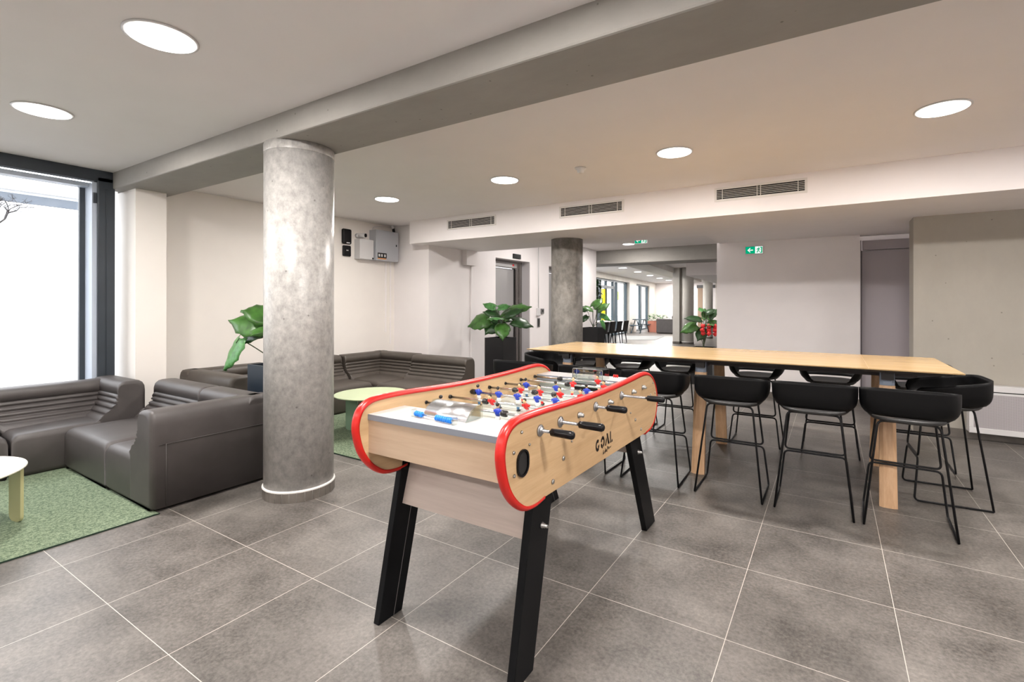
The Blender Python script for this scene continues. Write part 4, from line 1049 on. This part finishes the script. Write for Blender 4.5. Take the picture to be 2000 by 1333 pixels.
for k in [0.015, 0.026, 0.037, 0.048] + [0.135+0.0112*j for j in range(8)]:
    c = Vector((-1.420, 1.385, 0.908)) + d_*k
    bm = BM(); lathe(bm, [(0.005, -0.005), (0.0105, -0.003), (0.0115, 0), (0.0105, 0.003), (0.005, 0.005)], tuple(c), 'X', 14); obj('counter_bead', bm, M['bead'], sc, smooth=True)
# clear cover over the far goal
bm = BM(); t_ = 0.003
box(bm, -1.335, -1.140, 2.60, 2.60+t_, 0.872, 0.958); box(bm, -1.335, -1.335+t_, 2.603, 2.70, 0.894, 0.955); box(bm, -1.143, -1.140, 2.603, 2.70, 0.894, 0.955); box(bm, -1.335, -1.140, 2.603, 2.70, 0.952, 0.955)
fc = obj('far_goal_cover', bm, M['clear'], ft)
bm = BM(); tube(bm, fillet([(-1.335, 2.600, 0.875), (-1.335, 2.600, 0.957), (-1.140, 2.600, 0.957), (-1.140, 2.600, 0.875)], 0.01), 0.0022, 6)
tube(bm, [(-1.310, 2.604, 0.875), (-1.310, 2.604, 0.955)], 0.0018, 6); tube(bm, [(-1.335, 2.60, 0.915), (-1.14, 2.60, 0.912)], 0.0012, 6); obj('cover_edge', bm, M['steel'], fc)
for k in range(3):
    bm = BM(); lathe(bm, [(0.005, -0.005), (0.011, 0), (0.005, 0.005)], (-1.125+0.011*k, 2.74, 0.908), 'X', 12); obj('counter_bead', bm, M['redfig'], fc)
# lettering GOAL in stencil capitals and a small script line below
bm = BM(); XT = -0.8995
def arc(cy, cz, ro, ri, a0, a1, sy=0.8, n=14):
    for k in range(n):
        p, q = math.radians(a0+(a1-a0)*k/n), math.radians(a0+(a1-a0)*(k+1)/n)
        v = [bm.verts.new((XT, cy+sy*R*math.cos(t), cz+R*math.sin(t))) for R, t in ((ri, p), (ro, p), (ro, q), (ri, q))]
        bm.faces.new(v)
def lp(pts): bm.faces.new([bm.verts.new((XT, y, z)) for y, z in pts])
def Lz(y): return 0.704 + (y-1.99)*0.03
arc(2.000, Lz(2.0), 0.0275, 0.0125, 50, 315); lp([(2.003, Lz(2)-0.003), (2.018, Lz(2)+0.002), (2.018, Lz(2)-0.013), (2.003, Lz(2)-0.012)])
arc(2.056, Lz(2.05), 0.0275, 0.0125, -70, 170); arc(2.056, Lz(2.05), 0.0275, 0.0125, 190, 275)
b0 = Lz(2.1)-0.026
lp([(2.083, b0), (2.094, b0), (2.105, b0+0.025), (2.098, b0+0.036)]); lp([(2.100, b0+0.054), (2.114, b0+0.054), (2.137, b0), (2.118, b0)])
lp([(2.143, b0), (2.154, b0), (2.154, b0+0.054), (2.143, b0+0.054)]); lp([(2.160, b0), (2.173, b0), (2.173, b0+0.012), (2.160, b0+0.012)])
obj('lettering', bm, M['hair'], sp, recalc=False)
bm = BM()
sig = [(2.058, .640), (2.066, .662), (2.064, .645), (2.074, .652), (2.066, .642), (2.078, .646), (2.082, .656), (2.086, .640), (2.088, .664), (2.094, .646), (2.099, .658), (2.104, .642), (2.112, .668), (2.108, .648), (2.118, .666), (2.122, .650), (2.128, .662), (2.133, .650), (2.140, .660), (2.146, .652), (2.156, .660)]
tube(bm, [(XT, y, z+0.006) for y, z in spline(sig, 4, False)], 0.0009, 4); obj('script_lettering', bm, M['hair'], sp)

# ------------------------------------------------------------------ far lounge behind the beam
# window wall runs slightly skewed: x = -7.9 - 0.11*(y-19)
ang = math.atan(0.11)
def W(y, off=0.0): return Vector((-7.9 - 0.11*(y-19) + off, y, 0))
def wallquad(bm, y0, y1, z0, z1, o0, o1):
    p = [W(y0, o0), W(y1, o0), W(y1, o1), W(y0, o1)]
    prism(bm, [(q.x, q.y) for q in p], 'Z', z0, z1)
for a in ((11.95, 13.8, 0, 2.62, -0.3, 0), (21.8, 23.15, 0, 2.40, -0.3, 0.04), (26.35, 28.2, 0, 2.62, -0.3, 0), (13.8, 26.35, 2.40, 2.62, -0.3, 0)):
    bm = BM(); wallquad(bm, *a); struct('wall_lounge', bm, M['paleconc'])
sbox('wall_far', M['white'], -10.5, 2.5, 28.2, 28.4, 0, 2.7)
def far_window(idx, ys, y0, y1, door=None):
    w = thing('window_%d' % idx, None, None); w['kind'] = 'structure'
    bm = BM(); wallquad(bm, y0, y1, 2.32, 2.40, -0.20, -0.10); wallquad(bm, y0, y1, 0.0, 0.06, -0.20, -0.10)
    for y, wd in ys: wallquad(bm, y-wd/2, y+wd/2, 0, 2.35, -0.20, -0.08)
    if door: wallquad(bm, door[0], door[1], 2.02, 2.14, -0.20, -0.08)
    obj('window_frame', bm, M['bluegrey'], w)
    bm = BM(); wallquad(bm, y0+0.02, y1-0.02, 0.06, 2.32, -0.16, -0.155); obj('pane', bm, M['glass'], w)
    return w
w3 = far_window(3, [(13.85, .1), (15.6, .1), (17.5, .12), (17.75, .08), (18.55, 0.07), (19.6, 0.22), (20.1, 0.12), (21.72, 0.14)], 13.8, 21.8, (17.7, 19.7))
bm = BM(); wallquad(bm, 17.80, 18.50, 1.35, 2.0, -0.15, -0.145); wallquad(bm, 17.80, 18.50, 0.45, 1.10, -0.15, -0.145); obj('yellow_film', bm, M['yellow'], w3)
bm = BM(); wallquad(bm, 17.80, 18.50, 1.12, 1.33, -0.15, -0.145); obj('tan_film', bm, M['tan'], w3)
bm = BM(); wallquad(bm, 20.25, 20.55, 1.55, 1.95, -0.15, -0.145); obj('green_film', bm, plain('lime_film', (0.45, 0.75, 0.10), 0.5), w3)
far_window(4, [(23.2, .08), (24.65, .28), (26.28, .1)], 23.15, 26.35)
# low outside railing seen through the far windows
t = thing('railing', 'thin dark railing outside the lounge windows', 'railing', tuple(W(20, -1.2)))
bm = BM(); tube(bm, [W(14, -1.2)+Vector((0, 0, 0.75)), W(27, -1.2)+Vector((0, 0, 0.75))], 0.015, 6); obj('rail', bm, M['bluegrey'], t)
for k in range(14):
    bm = BM(); tube(bm, [W(14+k, -1.2), W(14+k, -1.2)+Vector((0, 0, 0.75))], 0.012, 6); obj('post', bm, M['bluegrey'], t)
sbox('floor_terrace', M['ground'], -16, -9.6, 8, 34, -0.12, -0.02)
t = thing('street_building', 'pale building beyond the terrace of the far lounge', 'building', (-15.5, 20, 0)); pbox('facade', M['extw'], t, -16, -15.5, 10, 34, 0, 1.6)
# pillars of the lounge, long beam, dropped duct with vents
t = thing('concrete_pillar', 'square grey concrete pillar standing left of the far round pillar', 'pillar', (-4.575, 16.8, 0))
pbox('shaft', M['paleconc'], t, -4.69, -4.46, 16.70, 16.95, 0, 2.63); pbox('skirting', M['skirt'], t, -4.695, -4.455, 16.695, 16.955, 0, 0.08)
pillar(-4.235, 16.90, 0.205, 2.63, M['paleconc'], 'pale round concrete pillar in the far lounge', seg=40)
pillar(-4.25, 20.2, 0.185, 2.63, M['paleconc'], 'more distant round concrete pillar, rightmost in the far lounge', seg=40)
bm = BM(); prism(bm, [(-4.95, 12.85), (-4.25, 12.85), (-5.35, 24.0), (-6.0, 24.0)], 'Z', 2.44, 2.63); struct('trim_5', bm, M['paleconc'])
t_ = BM(); prism(t_, [(-3.55, 14.0), (2.4, 14.0), (2.4, 27), (-4.2, 27)], 'Z', 2.18, 2.63); struct('trim_6', t_, M['white'])
for k, y in enumerate((16.8, 18.2)):
    x = -3.55 - 0.05*(y-14); t = thing('air_vent', 'tiny air vent in the far duct box, %s' % ['nearer one', 'farther one'][k], 'air vent', (x, y, 2.35), 'vents in the far lounge')
    pbox('frame', M['vent'], t, x-0.03, x-0.015, y-0.25, y+0.25, 2.32, 2.50); pbox('grille', M['greyp'], t, x-0.036, x-0.030, y-0.22, y+0.22, 2.34, 2.48)
# warm background wall with doors on the right of the lounge
sbox('wall_lounge_right', M['cream'], -5.0, -1.2, 25.5, 25.7, 0, 2.63)
t = thing('wooden_door', 'narrow tan door far away between the lounge pillars', 'door', (-4.72, 25.4, 0)); pbox('leaf', M['tan'], t, -5.85, -5.60, 25.38, 25.42, 0, 2.2, bevel=0.004); pbox('frame', M['greyp'], t, -5.90, -5.0, 25.40, 25.46, 2.2, 2.36); pbox('pull', M['steel'], t, -5.66, -5.64, 25.35, 25.38, 0.95, 1.15)
# carpet, sofa, planter, picnic set, table with chairs
bm = BM(); prism(bm, [(-6.85, 17.4), (-5.72, 18.0), (-6.1, 20.4), (-7.65, 19.6)], 'Z', 0.001, 0.009)
tag(obj('rug', bm, M['greytop']), 'flat grey rug on the far lounge floor', 'rug')
t = thing('sofa', 'grey brown sofa seen from behind in the far lounge', 'sofa', (-6.65, 22.6, 0))
pbox('back', M['leather'], t, -7.03, -6.20, 22.25, 22.50, 0.02, 0.70, bevel=0.04, bseg=3); pbox('seat', M['leather'], t, -7.03, -6.20, 22.50, 23.1, 0.02, 0.38, bevel=0.04, bseg=3)
t = thing('sofa', 'second grey sofa back peeking over the first in the far lounge', 'sofa', (-6.5, 24.4, 0))
pbox('back', M['leather'], t, -6.85, -6.2, 24.2, 24.45, 0.02, 0.80, bevel=0.04, bseg=3); pbox('seat', M['leather'], t, -6.85, -6.2, 24.45, 25.0, 0.02, 0.38, bevel=0.04, bseg=3)
t = thing('potted_shrub', 'leafy shrub in a terracotta box beside the far sofa', 'potted plant', (-7.45, 23.4, 0))
pbox('planter', M['terracotta'], t, -7.72, -7.12, 23.1, 23.5, 0, 0.55, bevel=0.006); pbox('soil', M['soil'], t, -7.70, -7.14, 23.12, 23.48, 0.55, 0.56)
rnd = random.Random(3)
bm = BM()
for k in range(60):
    b = Vector((-7.35+rnd.uniform(-.40, .55), 23.3+rnd.uniform(-.15, .15), 0.60+rnd.uniform(0, .28))); az = rnd.uniform(0, 2*PI)
    leaf_mesh(bm, b, Vector((math.cos(az), math.sin(az), rnd.uniform(-.2, .6))), Vector((0, 0, 1)), 0.20, 0.09, 0.3, 0.0, 0, False, 4, 1)
obj('foliage', bm, M['leafl'], t, recalc=False)
t = thing('picnic_table', 'blue grey metal table with benches by the far window', 'table', (-7.95, 22.6, 0))
pbox('tabletop', M['bluegrey'], t, -8.10, -7.55, 22.0, 22.7, 0.62, 0.66); pbox('bench', M['bluegrey'], t, -8.10, -7.55, 21.6, 21.82, 0.36, 0.40); pbox('bench', M['bluegrey'], t, -8.10, -7.55, 22.85, 23.05, 0.36, 0.40)
for x in (-8.05, -7.62):
    bm = BM(); tube(bm, [(x, 21.7, 0.01), (x, 22.25, 0.62)], 0.025, 6); tube(bm, [(x, 23.0, 0.01), (x, 22.45, 0.62)], 0.025, 6); tube(bm, [(x, 21.65, 0.34), (x, 23.02, 0.34)], 0.02, 6); obj('leg', bm, M['bluegrey'], t)
t = thing('counter', 'white topped grey counter with black chairs along it', 'counter', (-7.0, 14.6, 0))
pbox('top', M['white_p'], t, -7.35, -6.72, 14.0, 16.4, 0.72, 0.76); pbox('panel', M['greyp'], t, -7.30, -6.76, 14.0, 14.04, 0, 0.72); pbox('end_leg', M['greyp'], t, -7.30, -6.80, 16.2, 16.24, 0, 0.72)
def chair():
    t = thing('chair', 'x', 'chair', (0, 0, 0), 'black chairs at the far counter')
    bm = BM(); prism(bm, [(0.24, 0.40), (0.27, 0.40), (0.33, 0.79), (0.30, 0.79)], 'Y', -0.21, 0.21); obj('backrest', bm, M['shell'], t, 0.01)
    pbox('seat', M['shell'], t, -0.22, 0.26, -0.22, 0.22, 0.40, 0.46, bevel=0.02)
    for x, y in ((-.18, -.18), (-.18, .18), (.22, -.18), (.22, .18)):
        bm = BM(); tube(bm, [(x*0.9, y*0.9, 0.41), (x*1.12, y*1.12, 0)], 0.018, 8, radii=[0.022, 0.013]); obj('leg', bm, M['shell'], t)
    return t
c0 = chair()
for k, y in enumerate((14.25, 14.85, 15.45, 16.05)):
    o = c0 if k == 0 else copy_tree(c0)
    o.location = (-6.44, y, 0); o['label'] = 'black chair at the white far counter, ' + ['nearest of the row', 'second of the row', 'third of the row', 'last of the row'][k]
# tall hanging foliage in front of the lounge window
t = thing('indoor_tree', 'slender indoor tree with dark foliage in front of the lounge window', 'tree', (-5.95, 13.1, 0))
bm = BM(); tube(bm, [(-5.95, 13.1, 0.3), (-5.92, 13.1, 1.2), (-5.90, 13.1, 2.1)], 0.02, 8); obj('trunk', bm, M['stem'], t)
bm = BM()
for k in range(130):
    z = rnd.uniform(1.38, 2.20); b = Vector((-6.04+rnd.uniform(-.20, .14), 13.1+rnd.uniform(-.2, .2), z)); az = rnd.uniform(0, 2*PI)
    leaf_mesh(bm, b, Vector((math.cos(az), math.sin(az), rnd.uniform(-.7, .3))), Vector((0, 0, 1)), 0.17, 0.09, 0.3, 0.0, 0, False, 4, 1)
obj('foliage', bm, M['leafd'], t, recalc=False)
bm = BM(); lathe(bm, [(0.15, 0), (0.19, 0.35), (0.17, 0.35), (0.16, 0.30)], (-5.95, 13.1, 0), seg=20); obj('pot', bm, M['pot'], t)
# right boundary of the lounge
sbox('wall_lounge_side', M['white'], 2.4, 2.6, 7.9, 28.3, 0, 2.9)
